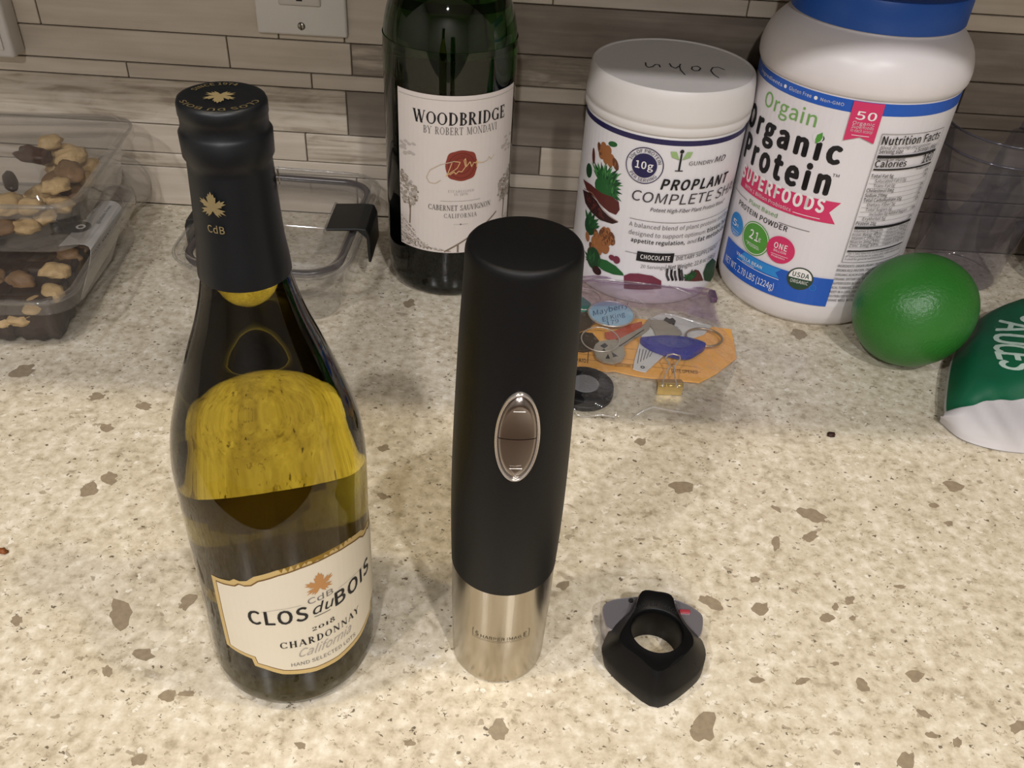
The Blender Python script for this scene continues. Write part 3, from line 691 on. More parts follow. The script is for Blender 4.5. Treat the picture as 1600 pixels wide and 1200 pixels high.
sealpts = [(uc2+sr*(1+.09*abs(math.cos(2*a))**6*0+.10*(abs(math.sin(2*a))**8))*math.cos(a), sv+sr*(1+.10*(abs(math.sin(2*a))**8))*math.sin(a)) for a in [2*PI*i/64 for i in range(64)]]
t.poly(sealpts, RED); t.up().ring(uc2, sv, .0098, .0104, RED2); t.ring(uc2, sv, .0062, .0067, RED2); t.arctext(serif('WOODBRIDGE', 1, .3), uc2, sv, .0072, 160, 20, .0018, RED2)
SIG = mat('signature_gold_ink', (206, 170, 120), .5); SIG2 = mat('signature_tan_ink', (186, 168, 146), .5)
sg = [(380, 690), (345, 712), (305, 705), (285, 670), (310, 620), (380, 585), (470, 565), (510, 570), (490, 610), (440, 645), (415, 665), (430, 640), (455, 575)]
sg2 = [(440, 655), (470, 635), (480, 650), (500, 630), (520, 635), (545, 600), (535, 560), (545, 545), (550, 600), (575, 565), (585, 600), (600, 570), (612, 575), (622, 555), (618, 600), (625, 570), (660, 570), (690, 555), (700, 530), (715, 548), (735, 515)]
t.up().pline([Z2(*p) for p in sg[:7]], .0006, SIG2); t.pline([Z2(*p) for p in sg[6:]], .0006, SIG)
t.pline([Z2(*p) for p in sg2[:17]], .0006, SIG); t.pline([Z2(*p) for p in sg2[16:]], .0005, SIG2)
t.ctext(serif('ESTABLISHED', .8, .25), uc2, vz(772), .0205, .0020, PALEINK); t.ctext(serif('IN', .8, .25), uc2-.004, vz(793), .003, .0020, PALEINK); t.ctext(sans('1979'), uc2+.002, vz(793), .006, .0020, PALEINK)
t.strip([(uc2-.016, vz(830)), (uc2+.016, vz(830))], .0003, PALEINK)
w3 = uc2-uz(285, 880); t.ctext(serif('CABERNET SAUVIGNON', 1.1, .1), uc2, vz(893), 2*w3*.94, .0046, GREYINK)
t.ctext(serif('CALIFORNIA', .95, .22), uc2, vz(942), .0265, .0038, GREYINK)
t.strip([(uc2-.006, vz(985)), (uc2+.006, vz(985))], .0002, PALEINK); t.disc(uc2, vz(985), .0007, GREYINK, 8)
t.build('lettering', lab2, .004)

# ---------------- electric corkscrew
KX, KY = .0056, .3015
ck = thing('electric_corkscrew', (KX, KY, 0), 'black and steel electric wine opener standing upright in the centre foreground', 'corkscrew')
M_rub = mat('black_rubber', (10, 10, 11), .5, spec=.3, bump=.06, bscale=900)
M_steel = steelmat('brushed_steel', (176, 168, 152), .24)
put('steel_base', lathe([(0, .0004), (.0225, .0003), (.0238, .0008), (.0243, .003), (.0252, .04), (.0256, .0745), (.0250, .0748), (0, .0748)], KX, KY, 96), M_steel, ck, smooth=True, auto=50)
rp = smoothprof([(.0258, .0735), (.0262, .09), (.02645, .11), (.0264, .13), (.0261, .15), (.0256, .17), (.0250, .19), (.0243, .21), (.0234, .228), (.0230, .236), (.0228, .2445)], 4)
put('rubber_body', lathe([(0, .0733)]+rp+[(.02265, .2458), (.0223, .2471), (.0216, .2480), (.0205, .2484), (0, .2486)], KX, KY, 96), M_rub, ck, smooth=True, auto=60)
bx_, bz_, bw_, bh_ = .0018, .1728, .0093, .0232
M_chr = mat('polished_chrome', (225, 218, 210), .18, .85); M_chr2 = mat('satin_dark_chrome', (150, 142, 136), .26, 1)
def kr(z):                        # body radius at height
    P = [(.0745, .0260), (.11, .02645), (.13, .0264), (.15, .0261), (.17, .0256), (.19, .0250), (.21, .0243)]
    for (a, ra), (b, rb) in zip(P, P[1:]):
        if z <= b: return ra+(rb-ra)*(z-a)/(b-a)
    return P[-1][1]
def kpos(du, dv, off):
    z = bz_+dv; r = kr(z); a = (bx_+du)/.0256; return Vector((KX+(r+off)*math.sin(a), KY-(r+off)*math.cos(a), z))
def ering(rho, off, n=64, a0=0, a1=2*PI): return [kpos(bw_*rho*math.cos(a0+(a1-a0)*i/n), bh_*(1-(1-rho)*.45)*math.sin(a0+(a1-a0)*i/n), off) for i in range(n)]
put('button_bezel', loft([ering(1.0, -.0005), ering(1.0, .0006), ering(.97, .0014), ering(.91, .0018), ering(.86, .0013), ering(.85, -.0003)]), M_chr, ck, smooth=True)
def button(sign, name):
    bm = bmesh.new(); n = 36; m = 14; V = []
    for j in range(m+1):
        rr = j/m; row = []
        for i in range(n+1):
            a = (i/n*PI)*sign; x = bw_*.87*math.cos(a)*rr; y = bh_*.935*math.sin(a)*rr+sign*.00025
            e = min(1, (1-rr)*8); conc = .0016*(1-.55*((y-sign*bh_*.5)/(bh_*.5))**2*0) if True else 0
            tilt = .0004*(abs(y)/bh_)**2*6 if sign > 0 else .0
            row.append(bm.verts.new(kpos(x, y, .0004+.0010*e**.5+tilt*e-.0006*(1-(x/bw_)**2)*(abs(y)/bh_ if sign > 0 else .3))))
        V.append(row)
    for A, B in zip(V, V[1:]):
        for i in range(n):
            try: bm.faces.new((A[i], A[i+1], B[i+1], B[i]))
            except ValueError: pass
    bmesh.ops.remove_doubles(bm, verts=bm.verts, dist=1e-6); bmesh.ops.recalc_face_normals(bm, faces=bm.faces)
    return put(name, bm, M_chr2, ck, smooth=True)
bu = button(1, 'up_button'); bd = button(-1, 'down_button')
def tri(par, cz, s, up):
    k = 1 if up else -1
    P = [kpos(-s, cz-k*s*.8, .0021), kpos(s, cz-k*s*.8, .0021), kpos(0, cz+k*s*.9, .0021)]
    put('arrow_mark', tube(P, .00022, 6, True), M_chr, par)
tri(bu, .0168, .0023, True); tri(bd, -.0168, .0023, False)
S3 = Cyl(KX, KY, .02530); Z3 = zoomf(680, 860, 5)
M_etch = mat('etched_logo', (96, 88, 74), .5, .6)
t = Print(S3, .0001)
ua, ub = S3.uv(*Z3(292, 640))[0], S3.uv(*Z3(735, 640))[0]; vb_ = S3.uv(*Z3(515, 722))[1]; vt_ = vb_+.0062
um = (ua+ub)/2
t.strip([(ua+.0008, vb_+.0062), (ua, vb_+.0062), (ua, vb_), (ub, vb_), (ub, vb_+.0062), (ub-.0008, vb_+.0062)], .00022, M_etch)
t.ctext(sans('HARPER IMAG'), um, vb_+.0014, (ub-ua)*.70, .0022, M_etch)
t.ctext(sans('S'), ua+.0024, vb_+.0014, .0018, .0034, M_etch); t.ctext(sans('E'), ub-.0024, vb_+.0014, .0017, .0034, M_etch)
t.build('engraved_logo', [c for c in ck.children if c.name.startswith('steel')][0], .002)

# ---------------- foil cutter
fc0 = at_z(1022, 1005, 0)
fc = thing('foil_cutter', (fc0.x, fc0.y, 0), 'small black foil cutter with a round hole and chrome wings, right foreground', 'foil cutter')
ZT = .024
topo = [(1003, 924), (1027, 924), (1049, 930), (1056, 950), (1067, 972), (1082, 994), (1080, 1012), (1058, 1033), (1028, 1049), (998, 1026), (972, 1006), (969, 992), (980, 972), (992, 952)]
rimo = [(1002, 926), (1027, 926), (1050, 932), (1061, 954), (1075, 977), (1097, 1001), (1102, 1030), (1080, 1062), (1028, 1088), (978, 1058), (943, 1024), (943, 1003), (958, 977), (984, 954)]
boto = [(1000, 950), (1027, 950), (1050, 957), (1064, 975), (1080, 1000), (1094, 1025), (1098, 1046), (1082, 1072), (1028, 1106), (979, 1077), (947, 1045), (945, 1025), (962, 998), (986, 974)]
def dens(P, k=4):
    out = []; n = len(P)
    for i in range(n):
        p0, p1, p2, p3 = (Vector(P[(i+j-1) % n]) for j in range(4))
        for t_ in range(k):
            t = t_/k; q = .5*((2*p1)+(p2-p0)*t+(2*p0-5*p1+4*p2-p3)*t*t+(-p0+3*p1-3*p2+p3)*t**3); out.append((q[0], q[1]))
    return out
hc = at_z(1027, 984, ZT); hr = abs(at_z(1068, 986, ZT).x-at_z(987, 986, ZT).x)/2
T_ = [at_z(x, y, ZT) for x, y in dens(topo)]; Rm = [at_z(x, y, .0125) for x, y in dens(rimo)]; Bt = [at_z(x, y, .0006) for x, y in dens(boto)]
def ringfrom(outer, r, z, c): 
    out = []
    for p in outer:
        d = Vector((p.x-c.x, p.y-c.y, 0)).normalized(); out.append(Vector((c.x+d.x*r, c.y+d.y*r, z)))
    return out
Tin = [p+(hc-p)*.05 for p in T_]
rings = [ringfrom(T_, hr*1.02, .0007, hc), ringfrom(T_, hr*.98, .014, hc), ringfrom(T_, hr*.98, ZT-.004, hc), ringfrom(T_, hr, ZT-.0008, hc), ringfrom(T_, hr*1.04, ZT-.0002, hc), Tin, T_, [p*.94+r*.06-Vector((0, 0, .0001)) for p, r in zip(T_, Rm)], Rm, Bt, ringfrom(T_, hr*1.02, .0007, hc)]
put('body', loft(rings), mat('black_soft_plastic', (8, 8, 9), .42, spec=.25, bump=.03, bscale=900), fc, smooth=True, auto=60)
M_wing = mat('chrome_trim', (168, 164, 170), .2, .7)
for wing in ([(941, 952), (947, 941), (965, 935), (1004, 932), (996, 948), (985, 965), (968, 985), (955, 984), (946, 975)], [(1046, 934), (1075, 944), (1095, 958), (1099, 968), (1097, 988), (1088, 1000), (1075, 985), (1062, 965), (1052, 950)]):
    wpt = [at_z(x, y, .0150) for x, y in dens(wing, 3)]; cw_ = sum(wpt, Vector())/len(wpt)
    put('chrome_wing', loft([[cw_+(p-cw_)*.93-Vector((0, 0, .0004)) for p in wpt], [cw_+(p-cw_)*.96 for p in wpt], [p-Vector((0, 0, .0008)) for p in wpt], [p-Vector((0, 0, .0022)) for p in wpt], [(cw_+(p-cw_)*.97)-Vector((0, 0, .0142)) for p in wpt]], cap0=True, cap1=True), M_wing, fc, smooth=True, auto=35)
t = Print(Flat(ZT), .0001); t.arctext(sans('SHARPER IMAGE'), hc.x, hc.y, hr*1.12, 140, 42, .0022, mat('embossed_black', (38, 38, 40), .35))
t.build('embossed_lettering', fc, 0)
pk = at_z(1070, 955, .0153); put('red_button', box(pk.x-.003, pk.y-.0012, .0140, pk.x+.003, pk.y+.0012, .0156, .0004), mat('pinkish_red_plastic', (150, 50, 62), .4), fc)
gp_ = at_z(986, 938, .0153); put('pivot_pin', lathe([(0, .0158), (.0012, .0157), (.0014, .0145)], gp_.x, gp_.y, 16), M_slot, fc)

# ---------------- white tub with handwritten lid
GX, GY, GR = .1198, .7155, .0643
gj = thing('supplement_tub', (GX, GY, 0), 'white protein shake tub with dark blue band and John handwritten on its lid', 'tub')
M_tub = mat('white_tub_plastic', (226, 224, 222), .38, sss=.05)
put('jar', lathe(smoothprof([(0, .003), (.055, .002), (.0595, .0005), (.0630, .004), (.0641, .010)], 3)[:-1]+[(.0641, .010), (.0643, .02), (.0643, .149), (.0636, .152), (.058, .152), (0, .152)], GX, GY, 96), M_tub, gj, smooth=True, auto=50)
lid = put('lid', lathe([(.0590, .1515), (.0655, .1518), (.0662, .1530), (.0662, .1570), (.0656, .1578), (.0656, .1590), (.0664, .1600), (.0664, .1640), (.0652, .178), (.0642, .1838), (.0630, .1853), (.0618, .1853), (.0610, .1845), (0, .1843)], GX, GY, 96), mat('white_lid_plastic', (214, 209, 204), .42), gj, smooth=True, auto=40)
FL = Flat(.1844); Zg = zoomf(780, 0, 3.478)
t = Print(FL, .0002); MK = mat('marker_ink', (40, 36, 40), .6)
for st in ([(795, 340), (797, 358), (812, 368), (835, 362), (850, 350), (868, 352), (875, 366)], [(925, 345), (935, 362), (958, 372), (980, 360), (985, 380), (1010, 408)], [(980, 360), (985, 348)],
           [(1050, 362), (1045, 376), (1062, 386), (1085, 384), (1095, 372), (1078, 360), (1055, 362)], [(1225, 380), (1190, 366), (1160, 368), (1150, 385), (1165, 405), (1195, 425)]):
    t.pline([Zg(*p) for p in st], .0011, MK)
t.build('handwriting', lid, 0)
S4 = Cyl(GX, GY, GR+.0001); Z4 = zoomf(900, 240, 5.714); Z4b = zoomf(880, 0, 2.608)
M_lab4 = mat('printed_white_film', (222, 219, 220), .35)
t = Print(S4, .0001); t.poly([(-.16, .012), (.16, .012), (.16, .1475), (-.16, .1475)], M_lab4)
lab4 = t.build('label_wrap', gj, .005)
t = Print(S4, .0003); NAVY = mat('navy_ink', (38, 34, 76), .4); MID = mat('charcoal_ink', (62, 58, 62), .5)
t.poly([(-.16, .1448), (.16, .1448), (.16, .1490), (-.16, .1490)], NAVY)
U4 = lambda x, y: S4.uv(*Z4(x, y)); U4b = lambda x, y: S4.uv(*Z4b(x, y))
G1 = mat('leaf_green_ink', (36, 92, 44), .5); G2 = mat('dark_leaf_ink', (20, 62, 34), .5); G3 = mat('bright_leaf_ink', (66, 130, 66), .5)
B1 = mat('nut_brown_ink', (150, 96, 56), .5); B2 = mat('dark_nut_ink', (98, 58, 36), .5); B3 = mat('cocoa_ink', (88, 38, 34), .5); B4 = mat('dark_cocoa_ink', (48, 22, 22), .5); PLUM = mat('plum_ink', (112, 46, 62), .5)
def spray(cx, cy, r, a0, a1, n, mats, wd=.0016):
    u, v = U4(cx, cy)
    for i in range(n):
        a = math.radians(a0+(a1-a0)*(i+.5)/n+rd.uniform(-4, 4)); rr = r*rd.uniform(.7, 1.05); m_ = mats[i % len(mats)]
        du, dv = math.cos(a), math.sin(a)
        t.poly([(u-dv*wd, v+du*wd), (u+du*rr*.5-dv*wd*1.2, v+dv*rr*.5+du*wd*1.2), (u+du*rr, v+dv*rr), (u+du*rr*.5+dv*wd*1.2, v+dv*rr*.5-du*wd*1.2), (u+dv*wd, v-du*wd)], m_)
def ell(cx, cy, rx, ry, m, rot=0):
    u, v = U4(cx, cy); n = 16
    t.poly([(u+rx*math.cos(a)*math.cos(rot)-ry*math.sin(a)*math.sin(rot), v+rx*math.cos(a)*math.sin(rot)+ry*math.sin(a)*math.cos(rot)) for a in [2*PI*i/n for i in range(n)]], m)
for (x, y) in ((215, -45), (240, -20), (270, 0), (300, 25), (330, 60), (355, 95), (300, 70), (260, 40)): ell(x, y, .0026, .0052, B2 if x % 2 else B1, .5)
for (x, y) in ((230, 5), (290, -30), (250, -60)): ell(x, y, .0035, .0040, B1, .3)
ell(160, 20, .0022, .0065, B3, .2); ell(330, -85, .0045, .0022, G1, .2)
t.up(); spray(250, 260, .0205, -15, 165, 19, (G1, G2, G3)); t.up(); spray(280, 300, .0165, -60, 80, 13, (G1, G3, G2)); ell(260, 310, .0120, .0085, G1)
ell(120, 150, .005, .006, G2); t.up()
t.poly([U4(*p) for p in [(70, 225), (140, 275), (230, 350), (330, 385), (385, 430), (392, 500), (360, 545), (300, 520), (250, 480), (180, 400), (100, 320)]], B3)
t.up().poly([U4(*p) for p in [(68, 320), (130, 350), (190, 420), (240, 500), (300, 560), (380, 610), (330, 625), (220, 590), (140, 520), (90, 440)]], B4)
t.strip([U4(*p) for p in [(80, 310), (150, 350), (200, 420), (250, 500), (310, 560), (380, 605)]], .0005, mat('tan_ink', (160, 120, 96), .5))
for i in range(26):
    u0 = rd.uniform(95, 250); y0 = 345+(u0-80)*.9+rd.uniform(0, 90); 
    if y0 < 600: ell(u0, y0, .0008, .0012, B3, .6)
t.up(); spray(130, 640, .0150, 10, 140, 13, (G2, G1)); ell(130, 640, .0075, .0085, G2); t.up()
for i in range(26):
    x, y = rd.uniform(100, 330), rd.uniform(690, 870)
    ell(x+ (20 if y > 800 else 0), y, .0028, .0045, (B1, B2, B1)[i % 3], rd.uniform(-.6, .6))
for (x, y) in ((190, 790), (230, 820), (265, 850), (210, 860), (285, 700)): ell(x, y, .0030, .0046, mat('light_nut_ink', (176, 116, 70), .5) if x == 190 else B1, rd.uniform(-.4, .4))
t.up(); spray(150, 960, .0120, 60, 200, 9, (G2, G1)); ell(160, 930, .008, .010, G2)
t.poly([U4(*p) for p in [(210, 930), (280, 950), (360, 1000), (420, 1060), (430, 1085), (340, 1075), (250, 1040), (200, 1000)]], G1)
ell(365, 945, .0032, .0036, PLUM); ell(325, 925, .0030, .0026, PLUM); ell(190, 1040, .005, .004, B4)
t.poly([U4(*p) for p in [(430, 1085), (480, 1065), (560, 1065), (680, 1085), (760, 1130), (760, 1200), (430, 1200)]], PLUM)
for k, x in enumerate((815, 850, 880, 915, 935)): t.strip([U4(x, 1020+(k % 3)*10), U4(x-8+k*4, 1080), U4(x+12, 1130)], .0020, INK if k % 2 else MID)
t.poly([U4(*p) for p in [(960, 1130), (985, 1075), (1030, 1050), (1060, 1030), (1090, 1040), (1110, 1075), (1130, 1130)]], B3); spray(1010, 1120, .010, 20, 160, 9, (G2, G1))
t.poly([U4(*p) for p in [(1140, 1130), (1130, 1060), (1160, 980), (1210, 930), (1240, 960), (1220, 1080), (1190, 1140)]], G2)
t.up(2)
# seal 10g
a = U4(612, 103); rs = .0148
t.ring(a[0], a[1], rs-.0007, rs, NAVY); t.disc(a[0], a[1], .0098, NAVY); t.up().ctext(sans('10g', .03), a[0], a[1]-.0026, .0140, .0058, WHITEINK)
t.arctext(sans('10g OF PROTEIN', .01), *a, .0107, 165, 15, .0025, NAVY); t.arctext(sans('PER SERVING', .01), *a, .0131, 215, 325, .0025, NAVY)
# brand
a = U4b(477, 655); t.disc(a[0], a[1]+.0078, .0016, INK, 12); t.strip([(a[0], a[1]+.006), (a[0], a[1]-.0075)], .0014, INK); t.strip([(a[0]-.003, a[1]-.0078), (a[0]+.003, a[1]-.0078)], .0008, INK)
PG = mat('pale_leaf_ink', (150, 178, 120), .5)
for s_ in (-1, 1): t.poly([(a[0]+s_*.001, a[1]+.001), (a[0]+s_*.004, a[1]+.0075), (a[0]+s_*.0085, a[1]+.0075), (a[0]+s_*.007, a[1]+.003)], PG)
Tb = lambda s_, BL, BR, TL, m, bold=0, **k: t.ptext(sans(s_, bold), Z4b(*BL), Z4b(*BR), Z4b(*TL), m, **k)
Tb('GUNDRY', (510, 672), (607, 664), (510, 656), MID); Tb('MD', (612, 660), (652, 648), (612, 638), MID, .01, shear=.3)
Tb('PROPLANT', (395, 768), (658, 733), (398, 727), INK, .055, shear=.18)
Tb('COMPLETE SHAKE', (277, 808), (708, 775), (279, 766), MID, 0, shear=.15)
Tb('Potent High-Fiber Plant Protein Blend*', (355, 858), (650, 820), (356, 843), MID, .015, shear=.15)
W4 = lambda p, q, m=GREYINK, wd=.0004: t.strip([(U4b(*p)[0], (U4b(*p)[1]+U4b(*q)[1])/2), (U4b(*q)[0], (U4b(*p)[1]+U4b(*q)[1])/2)], wd, m)
W4((275, 868), (665, 852)); W4((258, 990), (640, 985))
Tb('A balanced blend of plant proteins and fiber', (270, 915), (660, 880), (271, 898), GREYINK, .008)
Tb('designed to support optimum', (268, 948), (575, 942), (269, 931), GREYINK, .008, v=.0671); Tb('tissue health,', (583, 935), (668, 905), (583, 918), INK, .03, v=.0671)
Tb('appetite regulation,', (277, 978), (494, 983), (278, 962), INK, .03, v=.0608); Tb('and', (505, 976), (540, 973), (505, 961), GREYINK, v=.0608); Tb('fat metabolism.', (545, 975), (648, 945), (545, 958), INK, .03, v=.0608)
a, b = U4b(298, 1056), U4b(445, 1066); c = U4b(300, 1030)
vm = (a[1]+b[1])/2-.0004; t.poly([(a[0], vm), (b[0], vm), (b[0], vm+.0088), (a[0], vm+.0088)], INK); t.up().text(sans('CHOCOLATE', .03), (a[0]+.003, vm+.0024), (b[0]-.003, vm+.0024), (a[0]+.003, vm+.0062), WHITEINK)
Tb('DIETARY SUPPLEMENT', (458, 1056), (618, 1015), (458, 1040), MID, .01, v=.0462)
Tb('20 Servings', (315, 1088), (412, 1094), (316, 1075), GREYINK); Tb('| Net Weight: 22.8 oz (646 g)', (415, 1093), (608, 1060), (416, 1076), MID, .01, v=.0381)
t.build('lettering', lab4, .005)

# ---------------- big protein powder tub
OX, OY, OR_ = .2608, .7045, .0752
og = thing('protein_powder_tub', (OX, OY, 0), 'large white plastic protein powder tub with a blue screw lid, right of centre', 'tub')
op = smoothprof([(.0752, .1950), (.0766, .1968), (.0779, .201), (.0777, .209), (.0740, .220), (.0670, .2290), (.0610, .2345)], 5)
put('jar', lathe([(0, .003), (.055, .002), (.062, .0004), (.0668, .0008), (.0715, .006), (.0742, .014), (.0752, .024)]+op+[(.0605, .236), (.0605, .246), (.057, .246), (0, .246)], OX, OY, 112), mat('white_jar_plastic', (222, 216, 214), .36, sss=.05), og, smooth=True, auto=50)
lp_ = [(.0605, .2362), (.0622, .2364), (.0630, .2375), (.0630, .256), (.0622, .2578), (.0600, .2583), (.0570, .2580), (.0560, .2568), (0, .2565)]
lb = lathe(lp_, OX, OY, 160)
for v in lb.verts:
    d = Vector((v.co.x-OX, v.co.y-OY, 0)); 
    if .238 < v.co.z < .2565 and d.length > .0615 and (round(math.atan2(d.y, d.x)/(2*PI)*160) % 2): v.co -= d.normalized()*.0004
put('screw_lid', lb, mat('blue_lid_plastic', (26, 84, 172), .4), og, smooth=True, auto=40)
S5 = Cyl(OX, OY, OR_+.0001); Z5 = zoomf(1120, 80, 2.858); U5 = lambda x, y: S5.uv(*Z5(x, y))
t = Print(S5, .0001); t.poly([(-.17, .0245), (.17, .0245), (.17, .1947), (-.17, .1947)], mat('printed_white_wrap', (222, 217, 218), .35))
lab5 = t.build('label_wrap', og, .005)
BLUE = mat('cobalt_ink', (34, 88, 180), .35); SKY = mat('sky_blue_ink', (48, 136, 206), .35); GRN = mat('grass_green_ink', (82, 150, 58), .4); PINK = mat('raspberry_ink', (206, 52, 100), .4); OGR = mat('soft_green_ink', (120, 168, 92), .4)
t = Print(S5, .0003)
vt5 = .1945-.0073; hb = .0108
def vavg(*p): return sum(U5(*q)[1] for q in p)/len(p)
vt5 = vavg((600, 218), (900, 225)); vb5 = vavg((600, 272), (900, 290)); vt5 = .1940; vb5 = .1852
t.poly([(-.17, vb5), (.17, vb5), (.17, vt5), (-.17, vt5)], BLUE)
T5 = lambda s_, BL, BR, TL, m, bold=0, **k: t.ptext(sans(s_, bold), Z5(*BL), Z5(*BR), Z5(*TL), m, **k)
t.up()
T5('Ingredients', (200, 108), (293, 158), (203, 94), WHITEINK, .01); T5('Gluten Free', (322, 176), (422, 208), (325, 160), WHITEINK, .01); T5('Non-GMO', (463, 218), (567, 245), (465, 204), WHITEINK, .01)
for p in ((308, 156), (443, 208)): t.disc(*U5(*p), .0014, WHITEINK, 12)
T5('Orgain', (212, 240), (440, 340), (222, 172), OGR, .012)
T5('Organic', (138, 345), (548, 505), (152, 225), INK, .09)
T5('Protein', (118, 478), (496, 640), (134, 368), INK, .09)
t.up(); t.disc(*U5(452, 385), .0040, M_lab4, 14); t.up(); t.poly([U5(*p) for p in [(440, 412), (441, 392), (450, 372), (474, 362), (474, 385), (462, 402)]], GRN)
T5('TM', (516, 558), (546, 562), (517, 545), INK)
# banner: left end wraps out of view
a = U5(555, 675); b = U5(522, 712); c = U5(528, 772)
vtb = vavg((400, 648), (555, 675)); vbb = vavg((400, 748), (528, 772))
ue = (a[0]+c[0])/2
t.poly([(-.105, vbb), (ue, vbb), (ue-.0065, (vtb+vbb)/2), (ue, vtb), (-.105, vtb)], PINK)
t.up(); T5('SUPERFOODS', (112, 568), (474, 720), (122, 512), WHITEINK, .08)
T5('WITH 1 Billion Probiotics', (128, 606), (330, 715), (132, 592), WHITEINK, .01)
a = U5(340, 716); t.strip([(a[0], a[1]), (a[0]+.021, a[1])], .0005, WHITEINK)
T5('Plant Based', (146, 678), (270, 744), (150, 660), OGR, .01)
for p, q in (((85, 628), (138, 665)), ((282, 745), (415, 805))): t.strip([(U5(*p)[0], U5(*q)[1]), (U5(*q)[0], U5(*q)[1])], .0005, GREYINK)
T5('PROTEIN POWDER', (100, 690), (314, 806), (106, 670), INK, .02)
for (x, y), yt, m_, m2 in (((90, 772), 706, SKY, SKY), ((172, 836), 752, GRN, WHITEINK), ((285, 886), 820, PINK, PINK)):
    u, v = U5(x, y); r = abs(U5(x-2, yt)[1]-v)*.98
    t.up(); t.disc(u, v, r, m_, 36)
    if m_ is GRN: t.up().ring(u, v, r*.90, r*.94, WHITEINK)
t.up()
T5('5', (76, 765), (94, 775), (78, 735), WHITEINK, .02); T5('g', (95, 778), (102, 782), (96, 766), WHITEINK)
T5('21', (148, 828), (188, 842), (152, 788), WHITEINK, .04); T5('g', (189, 844), (199, 847), (190, 826), WHITEINK)
T5('ONE', (256, 872), (316, 884), (258, 846), WHITEINK, .03); T5('BILLION', (256, 888), (312, 896), (257, 878), WHITEINK)
T5('Protein', (140, 860), (192, 876), (141, 848), WHITEINK); T5('Probiotics', (246, 910), (306, 922), (247, 902), WHITEINK)
T5('Organic', (72, 795), (104, 815), (73, 787), WHITEINK); T5('Fiber', (76, 812), (100, 828), (77, 804), WHITEINK)
for p, q in (((135, 842), (195, 855)), ((245, 896), (322, 910)), ((74, 782), (108, 795))): t.strip([U5(*p), (U5(*q)[0], U5(*p)[1])], .0003, WHITEINK)
# lower blue band with ribbon
ue = (U5(520, 1015)[0]+U5(487, 1130)[0])/2; vtl = U5(518, 1016)[1]; vbl = vavg((300, 1112), (487, 1130))
t.poly([(-.105, vbl), (ue, vbl), (ue, vtl), (-.105, vtl)], BLUE)
a, b = U5(290, 973), U5(284, 1014); rtop = a[1]; rbot = b[1]; re = a[0]
t.up().poly([(-.085, rbot), (re, rbot), (re-.004, (rtop+rbot)/2), (re, rtop), (-.078, rtop)], SKY)
t.up().strip([(-.085, rbot-.0012), (re, rbot-.0012)], .0005, WHITEINK)
T5('VANILLA BEAN', (92, 908), (203, 972), (94, 894), WHITEINK, .02)
T5('NATURALLY FLAVORED', (118, 935), (170, 962), (119, 929), WHITEINK)
T5('NET WT. 2.70 LBS (1224g)', (40, 948), (252, 1064), (46, 922), WHITEINK, .004)
a = U5(372, 1013); r = .0102
t.disc(*a, r, WHITEINK); t.up().ring(*a, r-.0012, r, mat('seal_green_ink', (52, 62, 44), .5)); SG = mat('seal_field_ink', (34, 66, 46), .5)
t.poly([(a[0]+(r-.0012)*math.cos(x), a[1]+(r-.0012)*math.sin(x)) for x in [PI+PI*i/20 for i in range(21)]], SG)
t.up(); t.ctext(sans('USDA', .03), a[0], a[1]+.0012, .0130, .0042, SG); t.ctext(sans('ORGANIC', .02), a[0], a[1]-.0044, .0140, .0030, WHITEINK)
a = U5(428, 1053); t.ring(*a, .0022, .0026, SKY); t.ctext(sans('U', .02), a[0], a[1]-.0012, .0020, .0024, SKY)
# ribbon 50
a, b = U5(612, 216), U5(750, 233); bl, br, bm_ = U5(567, 396), U5(700, 410), U5(633, 385)
ru0, ru1 = (a[0]+bl[0])/2, (b[0]+br[0])/2; vr = (bl[1]+br[1])/2
t.poly([(ru0, vr), ((ru0+ru1)/2, vr+.004), (ru1, vr), (ru1, vt5), (ru0, vt5)], PINK); t.up()
T5('50', (616, 302), (708, 310), (622, 266), WHITEINK, .02)
rc = (ru0+ru1)/2
for s_, yy in (('Organic', 328), ('Superfoods', 345), ('in each scoop', 362)): t.ctext(sans(s_, .01), rc, U5(655, yy)[1], .0150, .0023, WHITEINK)
t.strip([(rc-.006, U5(640, 375)[1]), (rc+.006, U5(640, 375)[1])], .0004, WHITEINK)
# nutrition panel: box with rows
nl = (U5(738, 366)[0]+U5(553, 945)[0])/2; nr = nl+.0565; nt_ = vavg((738, 366), (965, 350)); nb_ = vavg((553, 945), (775, 905))
box_ = [(nl, nb_), (nr, nb_), (nr, nt_), (nl, nt_), (nl, nb_)]; t.strip(box_, .0004, GREYINK)
def row(s_, v, x0, x1, h, m=MID, bold=.0): t.text(sans(s_, bold), (nl+x0, v), (nl+x1, v), (nl+x0, v+h), m)
H = nt_-nb_; V_ = lambda f: nt_-f*H
row('Nutrition Facts', V_(.075), .0015, .0535, .0062, INK, .03)
row('About 26 servings per container', V_(.108), .0015, .045, .0026); row('Serving size', V_(.138), .0015, .0200, .0030, INK, .02); row('2 Scoops (46g)', V_(.138), .030, .054, .0030, INK, .02)
t.strip([(nl+.0015, V_(.163)), (nl+.055, V_(.163))], .0022, INK)
row('Amount per serving', V_(.192), .0015, .024, .0022, MID, .01)
row('Calories', V_(.238), .0015, .0265, .0050, INK, .03); row('160', V_(.238), .042, .0540, .0068, INK, .03)
t.strip([(nl+.0015, V_(.258)), (nl+.055, V_(.258))], .0013, INK); row('% Daily Value*', V_(.282), .038, .0545, .0020, MID, .015)
